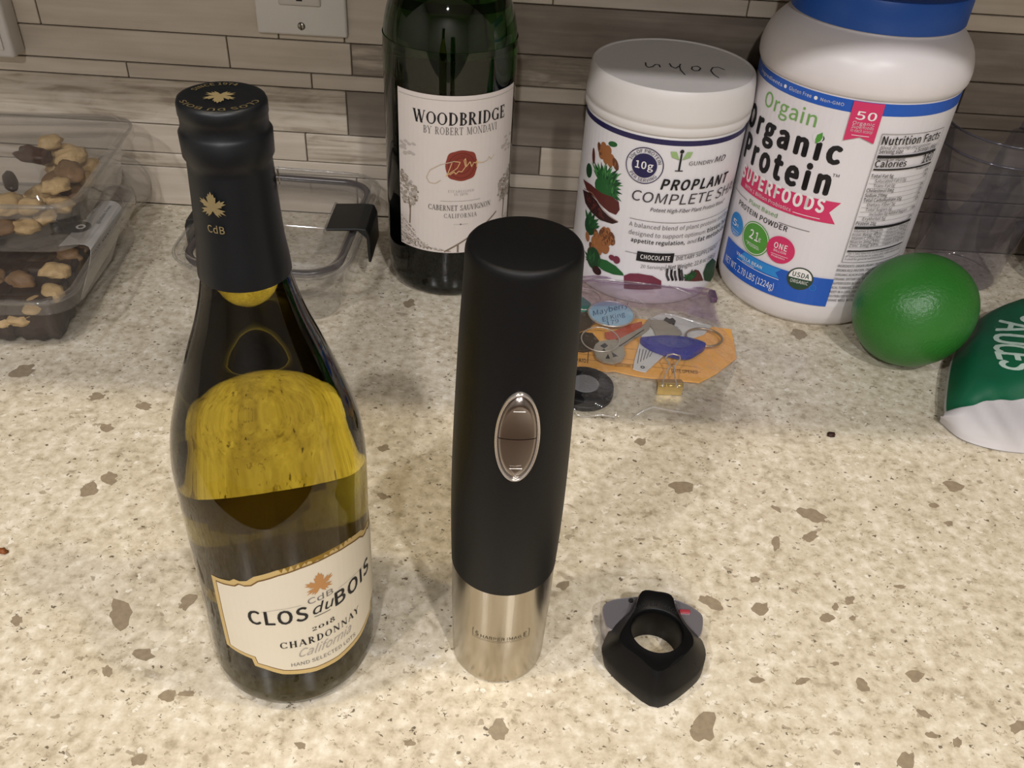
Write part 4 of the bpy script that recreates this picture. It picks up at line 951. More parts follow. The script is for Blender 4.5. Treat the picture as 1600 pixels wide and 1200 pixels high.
items = [('Total Fat 5g', '6%', 0), ('Saturated Fat 0.5g', '3%', 1), ('Trans Fat 0g', '', 1), ('Cholesterol 0mg', '0%', 0), ('Sodium 270mg', '12%', 0), ('Total Carbohydrate 15g', '5%', 0), ('Dietary Fiber 5g', '18%', 1), ('Total Sugars 1g', '', 1), ('Includes 0g Added Sugars', '0%', 2), ('Erythritol 5g', '', 1), ('Protein 21g', '32%', 0)]
for i, (s_, pc, ind) in enumerate(items):
    v = V_(.318+.037*i); row(s_, v, .0015+.004*ind, .0015+.004*ind+.00145*len(s_), .0026, INK if ind == 0 else MID, .02 if ind == 0 else .006)
    if pc: row(pc, v, .0505, .0545, .0025, INK, .02)
    t.strip([(nl+.0015, v-.0009), (nl+.055, v-.0009)], .0002, GREYINK)
t.strip([(nl+.0015, V_(.712)), (nl+.055, V_(.712))], .0022, INK)
for i, (s_, s2) in enumerate((('Vitamin D 0mcg 0%', 'Calcium 100mg 8%'), ('Iron 8mg 45%', 'Potassium 270mg 6%'), ('Vitamin C 20mg 20%', 'Vitamin K 15mcg 15%'), ('Niacin 2mg 15%', 'Folate 60mcg 15%'), ('Zinc 1mg 10%', 'Copper 0.3mg 30%'))):
    v = V_(.748+.030*i); row(s_, v, .0015, .026, .0023); row(s2, v, .030, .0545, .0023); t.strip([(nl+.0015, v-.0008), (nl+.055, v-.0008)], .0002, GREYINK)
t.strip([(nl+.0015, V_(.905)), (nl+.055, V_(.905))], .0012, INK)
for i, s_ in enumerate(('*The % Daily Value tells you how much a nutrient in a serving', 'of food contributes to a daily diet. 2,000 calories a day', 'is used for general nutrition advice.')): row(s_, V_(.932+.024*i), .0015, .054 if i < 2 else .036, .0019)
ing = ('INGREDIENTS: ORGAIN ORGANIC PROTEIN BLEND (PEA PROTEIN,', 'BROWN RICE PROTEIN, CHIA SEED), ORGANIC CREAMER BASE', '(ORGANIC ACACIA GUM, ORGANIC SUNFLOWER OIL, INULIN),', 'ORGANIC ERYTHRITOL, NATURAL FLAVORS, SEA SALT, ORGANIC', 'SUPERFOODS BLEND: KALE, SPINACH, BEET, BLUEBERRY,', 'ACAI, TURMERIC, GINGER, FLAX, QUINOA, AMARANTH, MILLET.', 'KEEP IN A COOL DRY PLACE. REFRIGERATE AFTER MIXING.', 'DISTRIBUTED BY ORGAIN, IRVINE, CA', 'SHAKE WELL WITH COLD WATER AND ENJOY AT ONCE')
for i, s_ in enumerate(ing): row(s_, nb_-.0045-.0040*i, -.002, .060 if i != 7 else .035, .0022, MID, .01)
t.build('lettering', lab5, .006)

# ---------------- clear containers
M_clear = film('clear_plastic', (.93, .93, .93), .05, 1.45, haze=.05, hcol=(.45, .43, .40))
M_clear2 = film('hazy_clear_plastic', (.90, .90, .89), .10, 1.5, haze=.10, hcol=(.42, .39, .36))
M_wal = mat('walnut_flesh', (190, 160, 112), .6, bump=1, bscale=220, var=.3, vscale=120)
M_wal2 = mat('walnut_skin', (124, 94, 62), .6, bump=.8, bscale=180, var=.4, vscale=90)
M_brown = mat('dark_brownie', (46, 30, 22), .5, bump=.8, bscale=150, var=.4, vscale=80)
def clam(name, cx, cy, w, d, z0, z1, rot, label, inset=.013, r=.022, mat_=M_clear, lidh=.0):
    th = thing(name, (cx, cy, z0), label, 'food container', 'clear food containers stacked at the left')
    rr = [rrect(cx, cy, w-2*inset-.01, d-2*inset-.01, r*.8, z0+.0006, rot), rrect(cx, cy, w-2*inset, d-2*inset, r*.9, z0+.004, rot), rrect(cx, cy, w-.012, d-.012, r, z1-.005, rot), rrect(cx, cy, w-.006, d-.006, r, z1-.0035, rot), rrect(cx, cy, w, d, r, z1-.003, rot), rrect(cx, cy, w, d, r, z1-.0045, rot)]
    put('tray', loft(rr, cap0=True), mat_, th, smooth=True, auto=40)
    lz = z1-.002
    ll = [rrect(cx, cy, w+.002, d+.002, r, lz-.004, rot), rrect(cx, cy, w+.002, d+.002, r, lz, rot), rrect(cx, cy, w-.008, d-.008, r, lz+.0008, rot), rrect(cx, cy, w-.012, d-.012, r, lz+lidh, rot), rrect(cx, cy, w-.020, d-.020, r*.8, lz+lidh+.001, rot)]
    put('lid', loft(ll, cap1=True), mat_, th, smooth=True, auto=40)
    rb = tube(rrect(cx, cy, w+.001, d+.001, r, lz-.002, rot), .0014, 6, True); put('rim', rb, M_clear2, th, smooth=True)
    put('rim_band', loft([rrect(cx, cy, w+.003, d+.003, r, lz-.0115, rot), rrect(cx, cy, w+.0035, d+.0035, r, lz-.006, rot), rrect(cx, cy, w+.003, d+.003, r, lz-.001, rot)]), M_clear2, th, smooth=True)
    return th
rotA = math.radians(5)
ax, ay = -.418, .630
clam('clear_container', ax+.008, ay, .170, .190, 0.0, .047, rotA, 'clear clamshell of dark brownies and walnuts, lower in the stack at the left', inset=.004)
clam('clear_container', ax+.008, ay+.035, .170, .168, .0475, .100, rotA, 'clear plastic clamshell of walnuts, upper one in the stack at the left', lidh=.004)
def onrot(u, v, z): return Vector((ax+u*math.cos(rotA)-v*math.sin(rotA), ay+u*math.sin(rotA)+v*math.cos(rotA), z))
rw = random.Random(11)
def nutpiece(name, c, r, m, lab, grp, seed, sx=1.25, sy=.9, sz=.7, amp=.17, fr=1.7, cat='nut'):
    o = put(name, blob(c, r, sx, sy, sz, amp, fr, seed, 3, rw.uniform(0, PI)), m, None, (c[0], c[1], c[2]-r*sz), smooth=True)
    return tag(o, lab, cat, grp)
LB = 'dark brownie chunk inside the lower clear container at the left edge'
for i, (u, v) in enumerate([(.045, -.062), (.010, -.064), (-.03, -.06), (.047, -.02), (.012, -.025), (-.025, -.02), (.047, .02), (.01, .02), (.045, .058), (.005, .06), (-.03, .03)]):
    c = onrot(u*.93+.014, v*1.04, .0195+.001*(i % 2)); bb = bmesh.new(); bmesh.ops.create_cube(bb, size=1)
    bmesh.ops.subdivide_edges(bb, edges=bb.edges[:], cuts=5, use_grid_fill=True)
    for vv in bb.verts: vv.co += vv.co.normalized()*noise.noise(vv.co*4+Vector((i*3, 0, 0)))*.12
    bmesh.ops.transform(bb, matrix=Matrix.Translation(c) @ Matrix.Rotation(rotA+rw.uniform(-.2, .2), 4, 'Z') @ Matrix.Diagonal((.036, .038, .033, 1)), verts=bb.verts)
    o = put('brownie', bb, M_brown, None, (c.x, c.y, .003), smooth=True); tag(o, LB, 'brownie', 'brownies in the lower container')
LW = 'pale walnut piece on the brownies inside the lower clear container at the left edge'
for i, (u, v, z, r) in enumerate([(.052, -.081, .030, .0085), (.038, -.083, .019, .0085), (.025, -.083, .018, .0075), (.061, -.070, .034, .0085), (.055, -.045, .037, .0095), (.058, -.02, .037, .008), (.035, -.06, .038, .009), (.015, -.055, .037, .008), (.063, .0, .036, .0075)]):
    nutpiece('walnut', onrot(u+.010, v+.003, z), r, M_wal if i < 5 else M_wal2, LW, 'walnuts in the lower container', i+1)
LU = 'walnut piece inside the upper clear container at the left edge'
ups = [(.030, -.050, .060), (.012, -.052, .061), (-.008, -.050, .060), (.040, -.035, .062), (.045, -.010, .062), (.048, .015, .062), (.050, .040, .064), (.045, .065, .066), (.030, .078, .072), (.010, .080, .070), (.020, -.030, .062), (.0, -.028, .061), (.026, .0, .064), (.03, .03, .065), (.028, .055, .068), (.036, -.047, .076), (.02, -.050, .078), (.0, -.048, .077), (-.02, -.05, .066), (.042, .05, .080), (.02, .070, .085), (.048, .02, .078), (.045, -.01, .078)]
for i, (u, v, z) in enumerate(ups):
    nutpiece('walnut', onrot(u+.010, v*.85+.030, z), rw.uniform(.0085, .0115), (M_wal, M_wal2, M_wal, M_wal)[i % 4], LU, 'walnuts in the upper container', i+20)
c = onrot(.026, .012, .086); tag(put('date_slice', blob(c, .012, .45, 1.5, .35, .08, 2, 5, 3, .55), mat('dark_date', (40, 24, 18), .35), None, (c.x, c.y, c.z-.004), smooth=True), 'long dark brown dried fruit piece inside the upper clear container', 'dried fruit')
c = onrot(.026, .062, .086); tag(put('date_slice', blob(c, .012, 1.3, .8, .5, .2, 2, 9, 3, -.3), mat('brown_date', (66, 40, 28), .4), None, (c.x, c.y, c.z-.006), smooth=True), 'round dark brown dried fruit piece near the back of the upper clear container', 'dried fruit')
# folded paper sleeve on the lower container
Pp = lambda x, y, z: at_z(x, y, z)
sl = thing('paper_sleeve', at_z(150, 470, 0), 'white printed paper sleeve folded over the rim of the lower food container', 'label')
a0, a1 = Pp(92, 384, .0467), Pp(159, 314, .0467); b0, b1_ = Pp(132, 382, .0467), Pp(180, 315, .0467)
c0, c1 = Pp(142, 402, .0405), Pp(192, 335, .0405); d0, d1 = Pp(124, 477, .004), Pp(174, 406, .010)
sm = patch([[a0, b0, c0, d0], [a0.lerp(a1, .5), b0.lerp(b1_, .5), c0.lerp(c1, .5), d0.lerp(d1, .5)], [a1, b1_, c1, d1]], 3)
sb_ = grid_bm(sm); rg = bmesh.ops.solidify(sb_, geom=sb_.faces[:], thickness=.0004)
M_pap = mat('grey_white_paper', (176, 172, 166), .55)
slp = put('paper', sb_, M_pap, sl, smooth=True, auto=30)
def ink3(name, parent, quads, m, off=Vector((-.0001, -.0004, .0006))):
    bm = bmesh.new()
    for q_ in quads: bm.faces.new([bm.verts.new(Vector(p)+off) for p in q_])
    return put(name, bm, m, parent)
def bil(A, B, C, D, s, t): return A.lerp(B, s).lerp(D.lerp(C, s), t)      # A-B along s, A-D along t
def textquad(parent, name, VP, A, B, D, m, off):
    """text on a flat quad: A baseline start, B baseline end, D top left"""
    V, P = VP; x0 = min(v[0] for v in V); x1 = max(v[0] for v in V); bm = bmesh.new()
    vs = [bm.verts.new(A+(B-A)*((x-x0)/(x1-x0))+(D-A)*y+off) for x, y in V]
    for p in P:
        try: bm.faces.new([vs[i] for i in p])
        except ValueError: pass
    return put(name, bm, m, parent)
up_ = Vector((0, 0, .0007))
oc = a0.lerp(a1, .38).lerp(b0.lerp(b1_, .38), .10)+up_
q_ = []
bm = bmesh.new(); n = 24
vs = [bm.verts.new(oc+Vector((.0105*math.cos(2*PI*i/n), .0095*math.sin(2*PI*i/n), .0002))) for i in range(n)]; bm.faces.new(vs); put('round_logo', bm, INK, slp)
bm = bmesh.new(); vs = [[bm.verts.new(oc+Vector((r*math.cos(2*PI*i/n)+.0025, r*math.sin(2*PI*i/n), .0005))) for i in range(n)] for r in (.0022, .0038)]
for i in range(n): bm.faces.new((vs[0][i], vs[0][(i+1) % n], vs[1][(i+1) % n], vs[1][i]))
put('logo_ring', bm, WHITEINK, slp)
nf = Vector((.0006, -.0008, .0006))
textquad(slp, 'lettering', sans('Keto', .03), c0.lerp(c1, .05), c0.lerp(c1, .28), b0.lerp(c0, .55).lerp(b1_.lerp(c1, .55), .05), INK, nf)
textquad(slp, 'lettering', sans('SOLUTIONS', .03), c0.lerp(c1, .34), c0.lerp(c1, .97), b0.lerp(c0, .6).lerp(b1_.lerp(c1, .6), .34), INK, nf)
textquad(slp, 'lettering', sans('gluten free'), b0.lerp(b1_, .45), b0.lerp(b1_, .88), a0.lerp(b0, .82).lerp(a1.lerp(b1_, .82), .45), GREYINK, up_)
for k in range(5):
    f = .14+.16*k; A = c0.lerp(d0, f).lerp(c1.lerp(d1, f), .08); B = c0.lerp(d0, f).lerp(c1.lerp(d1, f), .85); D = c0.lerp(d0, f-.08).lerp(c1.lerp(d1, f-.08), .08)
    textquad(slp, 'lettering', sans(('Ingredients: almond flour, cocoa', 'walnuts, dates, coconut oil, eggs', 'vanilla, sea salt, baking soda', 'Contains: tree nuts, eggs', 'Keep refrigerated')[k]), A, B, D, PALEINK, nf)
# dark barcode strip standing on the upper container side
bc = at_z(124, 330, .075); bq = []
for k in range(4):
    x0 = 109+k*6; wd_ = (2.5, 4.5, 3, 8)[k]
    A, B = at_z(x0, 348+k*-1.5, .0476), at_z(x0+wd_, 347-k*1.5, .0476); C_, D_ = at_z(x0+3, 306-k*2, .0476), at_z(x0+3+wd_, 305-k*2, .0476)
    bq.append([A, B, D_, C_])
bs = ink3('barcode_strip', None, bq, INK, Vector((0, -.0, .0)))
bs.parent = slp; bs.data.transform(Matrix.Translation(-sl.location))

# container with black latches
kx, ky = -.191, .678
lc = thing('latch_container', (kx, ky, 0), 'empty clear plastic container with black side latches, behind the chardonnay bottle', 'food container')
rk = math.radians(-2)
w_, d_ = .138, .180; zt = .052
put('tray', loft([rrect(kx, ky, w_-.030, d_-.032, .018, .0006, rk), rrect(kx, ky, w_-.024, d_-.026, .022, .004, rk), rrect(kx, ky, w_-.010, d_-.012, .028, zt-.008, rk), rrect(kx, ky, w_-.004, d_-.004, .030, zt-.007, rk)], cap0=True), M_clear, lc, smooth=True, auto=40)
lid2 = put('lid', loft([rrect(kx, ky, w_, d_, .032, zt-.008, rk), rrect(kx, ky, w_+.001, d_+.001, .032, zt, rk), rrect(kx, ky, w_-.006, d_-.006, .030, zt+.0025, rk), rrect(kx, ky, w_-.012, d_-.012, .028, zt+.0015, rk), rrect(kx, ky, w_-.016, d_-.016, .026, zt-.004, rk), rrect(kx, ky, w_-.030, d_-.030, .022, zt-.0045, rk)], cap1=True), M_clear, lc, smooth=True, auto=40)
M_gask = mat('grey_translucent_gasket', (74, 68, 66), .25)
put('gasket', tube(rrect(kx, ky, w_-.018, d_-.018, .026, zt-.0052, rk, 8), .0032, 8, True), M_gask, lc, smooth=True)
put('inner_lip', loft([rrect(kx, ky, w_-.026, d_-.026, .023, zt-.004, rk, 8), rrect(kx, ky, w_-.028, d_-.028, .022, zt-.012, rk, 8)]), film('grey_lip', (.6, .58, .57), .1, 1.5, haze=.15, hcol=(.25, .24, .23)), lc, smooth=True)
put('rim', tube(rrect(kx, ky, w_+.002, d_+.002, .032, zt-.001, rk, 8), .0012, 6, True), M_clear2, lc, smooth=True)
M_latch = mat('black_latch_plastic', (24, 25, 24), .4)
for s_ in (1, -1):
    xo = kx+s_*(w_/2+.001); pr2 = [(xo-s_*.030, zt+.001), (xo-s_*.030, zt+.0030), (xo-s_*.004, zt+.0048), (xo+s_*.003, zt+.0042), (xo+s_*.0055, zt-.002), (xo+s_*.0060, zt-.026), (xo+s_*.0038, zt-.026), (xo+s_*.0030, zt-.004), (xo-s_*.004, zt+.0025)]
    y0 = ky-.024; y1 = ky+.022
    lt = loft([[Vector((x, y, z)) for x, z in pr2] for y in (y0, y1)], cap0=True, cap1=True); bmesh.ops.bevel(lt, geom=lt.edges[:], offset=.0006, segments=1, affect='EDGES')
    put('latch', lt, M_latch, lc)
    put('hinge_pin', tube([(xo-s_*.030, y0-.002, zt+.0015), (xo-s_*.030, y1+.002, zt+.0015)], .0018, 8), M_clear2, lc, smooth=True)
# round clear lid leaning behind the stack
rc_ = at_y(198, 287, WY-.02)
rl = thing('round_clear_lid', (rc_.x, rc_.y, 0), 'round clear plastic cup lying behind the food containers, by the wall', 'cup')
zz = .030
rb_ = lathe([(.006, 0), (.020, .0), (.0215, .002), (.0225, .02), (.0255, .045), (.0265, .052), (.0275, .053)], 0, 0, 40)
bmesh.ops.transform(rb_, matrix=Matrix.Translation((rc_.x-.008, rc_.y-.043, .0275)) @ Matrix.Rotation(-PI/2, 4, 'X') @ Matrix.Rotation(0, 4, 'Z'), verts=rb_.verts)
put('cup_wall', rb_, M_clear2, rl, smooth=True)
rr_ = bmesh.new()
for yy, r_ in ((-.0425, .0205), (-.020, .0228), (.008, .0272)): tube([(rc_.x-.008+r_*math.cos(2*PI*i/32), rc_.y+yy, .0275+r_*math.sin(2*PI*i/32)) for i in range(32)], .0006, 6, True, rr_)
put('ridge', rr_, M_clear2, rl, smooth=True)

# ---------------- clear bag of keys
bagz = .0125
ct = {}
M_env = mat('orange_kraft_paper', (236, 172, 84), .6, bump=.15, bscale=300)
env_px = [(888, 572), (905, 575), (925, 576), (948, 580), (960, 579), (980, 584), (1000, 588), (1035, 592), (1060, 594), (1093, 597), (1120, 583), (1151, 559), (1147, 535), (1142, 514), (1110, 510), (1060, 505), (1000, 498), (950, 496), (900, 505)]
ev = thing('kraft_envelope', at_z(1040, 560, .0008), 'small orange kraft coin envelope under the keys in the clear bag', 'envelope')
ep = put('paper', plate([at_z(x, y, .0024) for x, y in env_px], .0011, .0002), M_env, ev)
Fe = Flat(.0024); t = Print(Fe, .0002); EI = mat('brown_print_ink', (84, 52, 26), .6)
for (p, q) in (((905, 553), (1090, 574)), ((905, 561), (1095, 582)), ((940, 541), (1010, 548)), ((905, 545), (930, 547))): t.pline([p, q], .0003, EI)
t.pline([(919.5, 548), (918, 568)], .0006, EI)
t.ptext(sans('PAID', .02), (900, 566), (916, 567), (901, 560), EI); t.ptext(sans('SIGNATURE DATE'), (960, 573), (1000, 579), (961, 568), EI); t.ptext(sans('DATE OPENED', .01), (1050, 582), (1092, 589), (1051, 577), EI)
o = t.build('print_lines', ep, 0); o['kind'] = 'stuff'
M_key = mat('nickel_key', (176, 168, 150), .45, .55, bump=.1); M_keyd = mat('worn_brass_key', (112, 94, 66), .45, .9, bump=.2); M_wire = mat('bright_wire', (214, 206, 194), .3, .7)
def circ3(px, py, z, rx, ry=None, n=28, rot=0, tilt=0):
    c = at_z(px, py, z); ry = ry or rx
    return [Vector((c.x+rx*math.cos(2*PI*i/n)*math.cos(rot)-ry*math.sin(2*PI*i/n)*math.sin(rot), c.y+rx*math.cos(2*PI*i/n)*math.sin(rot)+ry*math.sin(2*PI*i/n)*math.cos(rot), z+tilt*ry*math.sin(2*PI*i/n))) for i in range(n)]
def px2(P, z): return [at_z(x, y, z) for x, y in P]
# white loyalty tag
wt = tag(put('plastic_tag', plate(px2([(1012, 499), (1034, 489), (1060, 493), (1112, 509), (1100, 522), (1075, 530), (1040, 545), (1036, 556), (1009, 581), (999, 579), (989, 576), (992, 560), (1000, 532)], .0042), .0010, .0002), mat('white_tag_plastic', (206, 204, 200), .3), None, at_z(1020, 550, .003)), 'white plastic store tag with small grey print, beneath the blue key fob', 'tag')
t = Print(Flat(.0042), .0002)
for k in range(5): t.pline([(1000+k*5, 545+k), (996+k*4.6, 568-k*2.5)], .0007, GREYINK)
t.ring(*Flat(.0042).uv(1004, 574), .0008, .0017, INK, 14); t.pline([(1018, 497), (1060, 512)], .0005, GREYINK)
o = t.build('print_lines', wt, 0); o['kind'] = 'stuff'
# big silver key
kb = thing('door_key', at_z(952, 548, .003), 'silver house key with a wide slotted head, lying on the orange envelope', 'key')
hd = [(930, 538), (927, 545), (931, 557), (942, 564), (958, 567), (972, 563), (977, 553), (975, 541), (968, 534), (962, 530), (948, 531), (936, 533)]
put('key_head', plate(px2(hd, .0066), .0020, .0004), M_key, kb)
put('blade', plate(px2([(964, 531), (1002, 511), (1008, 505), (1014, 496), (1018, 499), (1014, 513), (1005, 520), (990, 528), (974, 540), (968, 545)], .0064), .0018, .0003), M_key, kb)
for P in ([(937, 550), (948, 550), (944, 545)], [(950, 553), (953, 560), (946, 560)], [(956, 550), (965, 556), (958, 558)], [(938, 540), (945, 536), (950, 540), (944, 544)]):
    put('cutout', plate(px2(P, .0068), .0003), M_slot, kb)
put('groove', tube([at_z(968, 541, .0067), at_z(1006, 515, .0066)], .0004, 6), mat('dark_groove', (60, 56, 50), .4, .8), kb)
# key ring on it
tag(put('key_ring', tube(circ3(938, 530, .0085, .0150, .0150, tilt=.08), .0005, 8, True), M_wire, None, at_z(938, 530, .007), smooth=True), 'thin silver wire ring linked through the silver house key', 'key ring')
tag(put('key_ring', tube(circ3(912, 467, .0070, .0145, tilt=.1), .0005, 8, True), M_wire, None, at_z(912, 467, .006), smooth=True), 'thin silver wire ring at the back left of the key bag, beside the corkscrew', 'key ring')
tag(put('key_ring', tube(circ3(1100, 527, .0074, .0145, .0125), .0009, 8, True), mat('split_ring_steel', (170, 152, 128), .3, .75), None, at_z(1100, 527, .006), smooth=True), 'thick split ring at the right end of the blue key fob', 'key ring')
# blue round tag
rt = thing('round_key_tag', at_z(955, 490, .005), 'round pale blue paper key tag with handwriting and a metal rim', 'key tag')
cp_ = circ3(955, 490, .0086, .0185, .0185, 36)
put('paper_disc', plate(cp_, .0006), mat('pale_blue_paper', (150, 186, 206), .6), rt)
put('metal_rim', tube(circ3(955, 490, .0085, .0188, .0188, 40), .0008, 8, True), M_wire, rt, smooth=True)
t = Print(Flat(.0086), .0002); HB = mat('blue_pen_ink', (54, 76, 116), .6)
t.ptext(sans('Mayberry', .005), (927, 494), (982, 480), (925, 486), HB, level=False, shear=.1); t.ptext(sans('El King'), (942, 503), (977, 494), (941, 496), HB, level=False); t.ptext(sans('179'), (948, 509), (967, 504), (947, 503), HB, level=False)
t.build('handwriting', [c for c in rt.children if c.name.startswith('paper_disc')][0], 0)
# red-orange key cover, brass keys, teal tag
tag(put('red_tag', plate(px2([(945, 519), (962, 516), (985, 506), (1003, 502), (1004, 510), (990, 517), (975, 528), (955, 530), (947, 526)], .0060), .0018, .0003), mat('rust_red_plastic', (178, 74, 40), .4), None, at_z(975, 515, .003)), 'rust red plastic tag between the round blue tag and the silver key', 'tag')
tag(put('brass_key', plate(px2([(896, 490), (912, 487), (928, 489), (931, 500), (922, 510), (905, 516), (896, 514)], .0064), .0018, .0004), M_keyd, None, at_z(912, 502, .004)), 'dull brass key head left of the round blue tag', 'key')
tag(put('brass_key', plate(px2([(896, 524), (910, 518), (926, 520), (936, 532), (930, 545), (912, 548), (896, 546)], .0050), .0018, .0004), mat('dark_brass', (92, 80, 60), .45, .9), None, at_z(912, 536, .003)), 'dark brass key inside the thin ring, at the bag left end', 'key')
tag(put('teal_tag', plate(px2([(896, 464), (908, 462), (922, 472), (926, 480), (914, 486), (898, 486)], .0052), .0016, .0004), mat('teal_plastic', (26, 126, 104), .4), None, at_z(908, 474, .003)), 'teal green plastic tag at the left of the key bag', 'tag')
sk = thing('small_key', at_z(1040, 512, .004), 'small flat grey padlock key lying on the white tag', 'key')
put('key_head', plate(px2([(1012, 503), (1019, 499), (1040, 500), (1063, 515), (1066, 521), (1058, 525), (1025, 524), (1021, 514)], .0062), .0014, .0003), M_key, sk)
put('teeth', plate(px2([(1037, 500), (1041, 495), (1046, 498), (1051, 496), (1056, 501), (1054, 506), (1047, 506)], .0064), .0014, .0002), mat('dark_steel', (70, 64, 56), .4, .9), sk)
# blue fob
bf = thing('blue_key_fob', at_z(1050, 538, .004), 'dark blue eye-shaped plastic key fob in the clear bag', 'key fob')
fo = dens([(1001, 527), (1012, 525), (1042, 523), (1075, 526), (1099, 533), (1103, 538), (1093, 546), (1076, 554), (1050, 551), (1022, 542), (1008, 534)], 3)
M_fob = mat('dark_blue_plastic', (38, 42, 138), .35)
put('fob_body', plate(px2(fo, .0100), .0050, .0008), M_fob, bf, smooth=True, auto=40)
fi = dens([(1025, 530), (1042, 528), (1070, 531), (1082, 536), (1072, 542), (1052, 543), (1034, 538)], 3)
put('fob_face', plate(px2(fi, .0103), .0003), mat('blue_grey_plastic', (58, 62, 140), .4), bf)
# binder clip
bc_ = thing('binder_clip', at_z(1047, 600, 0), 'small gold binder clip with wire handle at the front of the key bag', 'binder clip')
M_gold = mat('gold_metal', (222, 192, 118), .32, .75)
A = at_z(1027, 611, .004); B = at_z(1066, 612, .004); A2 = at_z(1027, 588, .0085); B2 = at_z(1068, 589, .0085)
sec = lambda P, Q: None
def clipsec(x0, y0, x1, y1):      # wedge body: spine at the front, tapering away
    f0 = Vector((x0, y0, 0)); return f0
L_, R_ = Vector((A.x, A.y, 0)), Vector((B.x, B.y, 0))
bd_ = (Vector((A2.x, A2.y, 0))-L_); bd_.z = 0
prf = [(0, .0006), (0, .0105), (.10, .0112), (1, .0062), (1, .0056), (.12, .0100), (.12, .0016), (1, .0050), (1, .0044), (.08, .0006)]
put('clip_body', loft([[p+bd_*s_+Vector((0, 0, z)) for s_, z in prf] for p in (L_, R_)], cap0=True, cap1=True), M_gold, bc_)
for p in (L_.lerp(R_, .03), L_.lerp(R_, .37), L_.lerp(R_, .71)):
    q_ = p+(R_-L_)*.26; put('spine_curl', tube([p+Vector((0, -.0006, .0100)), q_+Vector((0, -.0006, .0100))], .0011, 8), M_gold, bc_, smooth=True)
hp = [(1035, 604), (1037, 592), (1043, 578), (1047, 573), (1044, 566), (1040, 560), (1043, 555), (1052, 553), (1062, 556), (1063, 561), (1058, 567), (1054, 573), (1054, 585), (1056, 596), (1059, 606)]
put('wire_handle', tube([at_z(x, y, .0135-.002*abs(i-7)/7) for i, (x, y) in enumerate(hp)], .0006, 8), M_wire, bc_, smooth=True)
# black cap with grey centre
cc = at_z(914, 598, .011)
bk_ = thing('round_black_cap', (cc.x, cc.y, 0), 'round black rubber cap with a grey centre, beside the corkscrew', 'cap')
put('cap_body', lathe([(0, .0004), (.0205, .0004), (.0215, .0015), (.0218, .0045), (.0212, .0052), (.0218, .006), (.0214, .0095), (.0200, .0108), (.0130, .0112), (.0112, .0108), (.0110, .0100), (0, .0100)], cc.x, cc.y, 56), M_rub, bk_, smooth=True, auto=40)
put('centre_disc', lathe([(0, .0106), (.0102, .0106), (.0106, .0102), (.0106, .0099)], cc.x, cc.y, 40), mat('grey_insert', (122, 122, 124), .45), bk_, smooth=True, auto=30)
# the bag film
M_bag = film('clear_bag_film', (.955, .955, .945), .09, 1.5, bump=1.0, bscale=55, haze=.04, hcol=(.60, .57, .54))
zb = .0155
bpx = [[(880, 432), (940, 434), (1010, 440), (1060, 446), (1112, 452)], [(880, 470), (940, 470), (1010, 474), (1065, 480), (1122, 500)], [(880, 520), (940, 520), (1010, 524), (1070, 530), (1150, 545)], [(880, 575), (940, 578), (1010, 584), (1075, 590), (1148, 580)], [(878, 620), (935, 625), (1000, 630), (1065, 630), (1130, 620)], [(878, 648), (935, 652), (1000, 655), (1065, 660), (1125, 660)]]
bz = [[.010, .018, .022, .018, .006], [.012, .018, .020, .014, .004], [.012, .0145, .0145, .0145, .0030], [.010, .0125, .0130, .0145, .0030], [.004, .0125, .006, .0055, .003], [.001, .002, .0065, .003, .001]]
gr_ = patch([[at_z(x, y, zz_) for (x, y), zz_ in zip(r1, r2)] for r1, r2 in zip(bpx, bz)], 10)
for r1 in gr_:
    for p in r1: p.z += .0020*noise.noise(Vector((p.x*80, p.y*70, 3)))+.0012*abs(noise.noise(Vector((p.x*170+p.y*60, p.y*150, 7))))
for r1 in gr_:
    for p in r1: p.z = max(p.z, .0008)
zbg = thing('zip_bag', at_z(1010, 560, 0), 'clear crinkled zip bag holding the keys and orange envelope', 'bag')
put('film', grid_bm(gr_), M_bag, zbg, smooth=True)
bot_ = [[Vector((p.x, p.y, .0004)) for p in r1[::10]] for r1 in gr_[::10]]
put('back_film', grid_bm(bot_), M_bag, zbg)
M_zip = film('purple_zip', (.86, .78, .86), .2, 1.5, haze=.10, hcol=(.46, .36, .44))
zr = [gr_[3][i]+Vector((0, 0, .001)) for i in range(0, 41, 2)]; zr0 = [gr_[1][i]+Vector((0, 0, .0012)) for i in range(0, 41, 2)]
zbm = bmesh.new(); tube(zr, .0008, 6, False, zbm); tube(zr0, .0006, 6, False, zbm); put('zip_seal', zbm, M_zip, zbg, smooth=True)
put('zip_band', grid_bm([[p+Vector((0, 0, .0006)) for p in r1[::2]] for r1 in gr_[0:13]]), M_zip, zbg, smooth=True)
for k, cp2 in enumerate(([(905, 436, .017), (950, 437, .021), (1000, 442, .024), (1045, 448, .022)], [(1022, 488, .0155), (1050, 492, .017), (1080, 501, .0160), (1112, 512, .012)], [(985, 655, .004), (1005, 642, .008), (1020, 636, .010), (1050, 642, .008), (1092, 648, .006)], [(985, 468, .018), (1002, 470, .021), (1012, 480, .019)], [(905, 652, .002), (940, 648, .006), (965, 652, .004)], [(1045, 446, .022), (1062, 452, .020), (1080, 460, .016)])):  # pale glossy tubes added along the folds as the film's highlights
    put('crease_highlight', tube([at_z(*q) for q in cp2], [.0004]+[.0009]*(len(cp2)-2)+[.0004], 8), film('highlight_film_%d' % k, (.95, .95, .95), .12, 1.9, haze=.12, hcol=(.8, .78, .76)), zbg, smooth=True)
sp_ = at_z(1114, 462, .004); put('zip_slider', box(sp_.x-.003, sp_.y-.007, .001, sp_.x+.003, sp_.y+.007, .006, .0012), mat('purple_plastic', (92, 66, 88), .4), zbg)

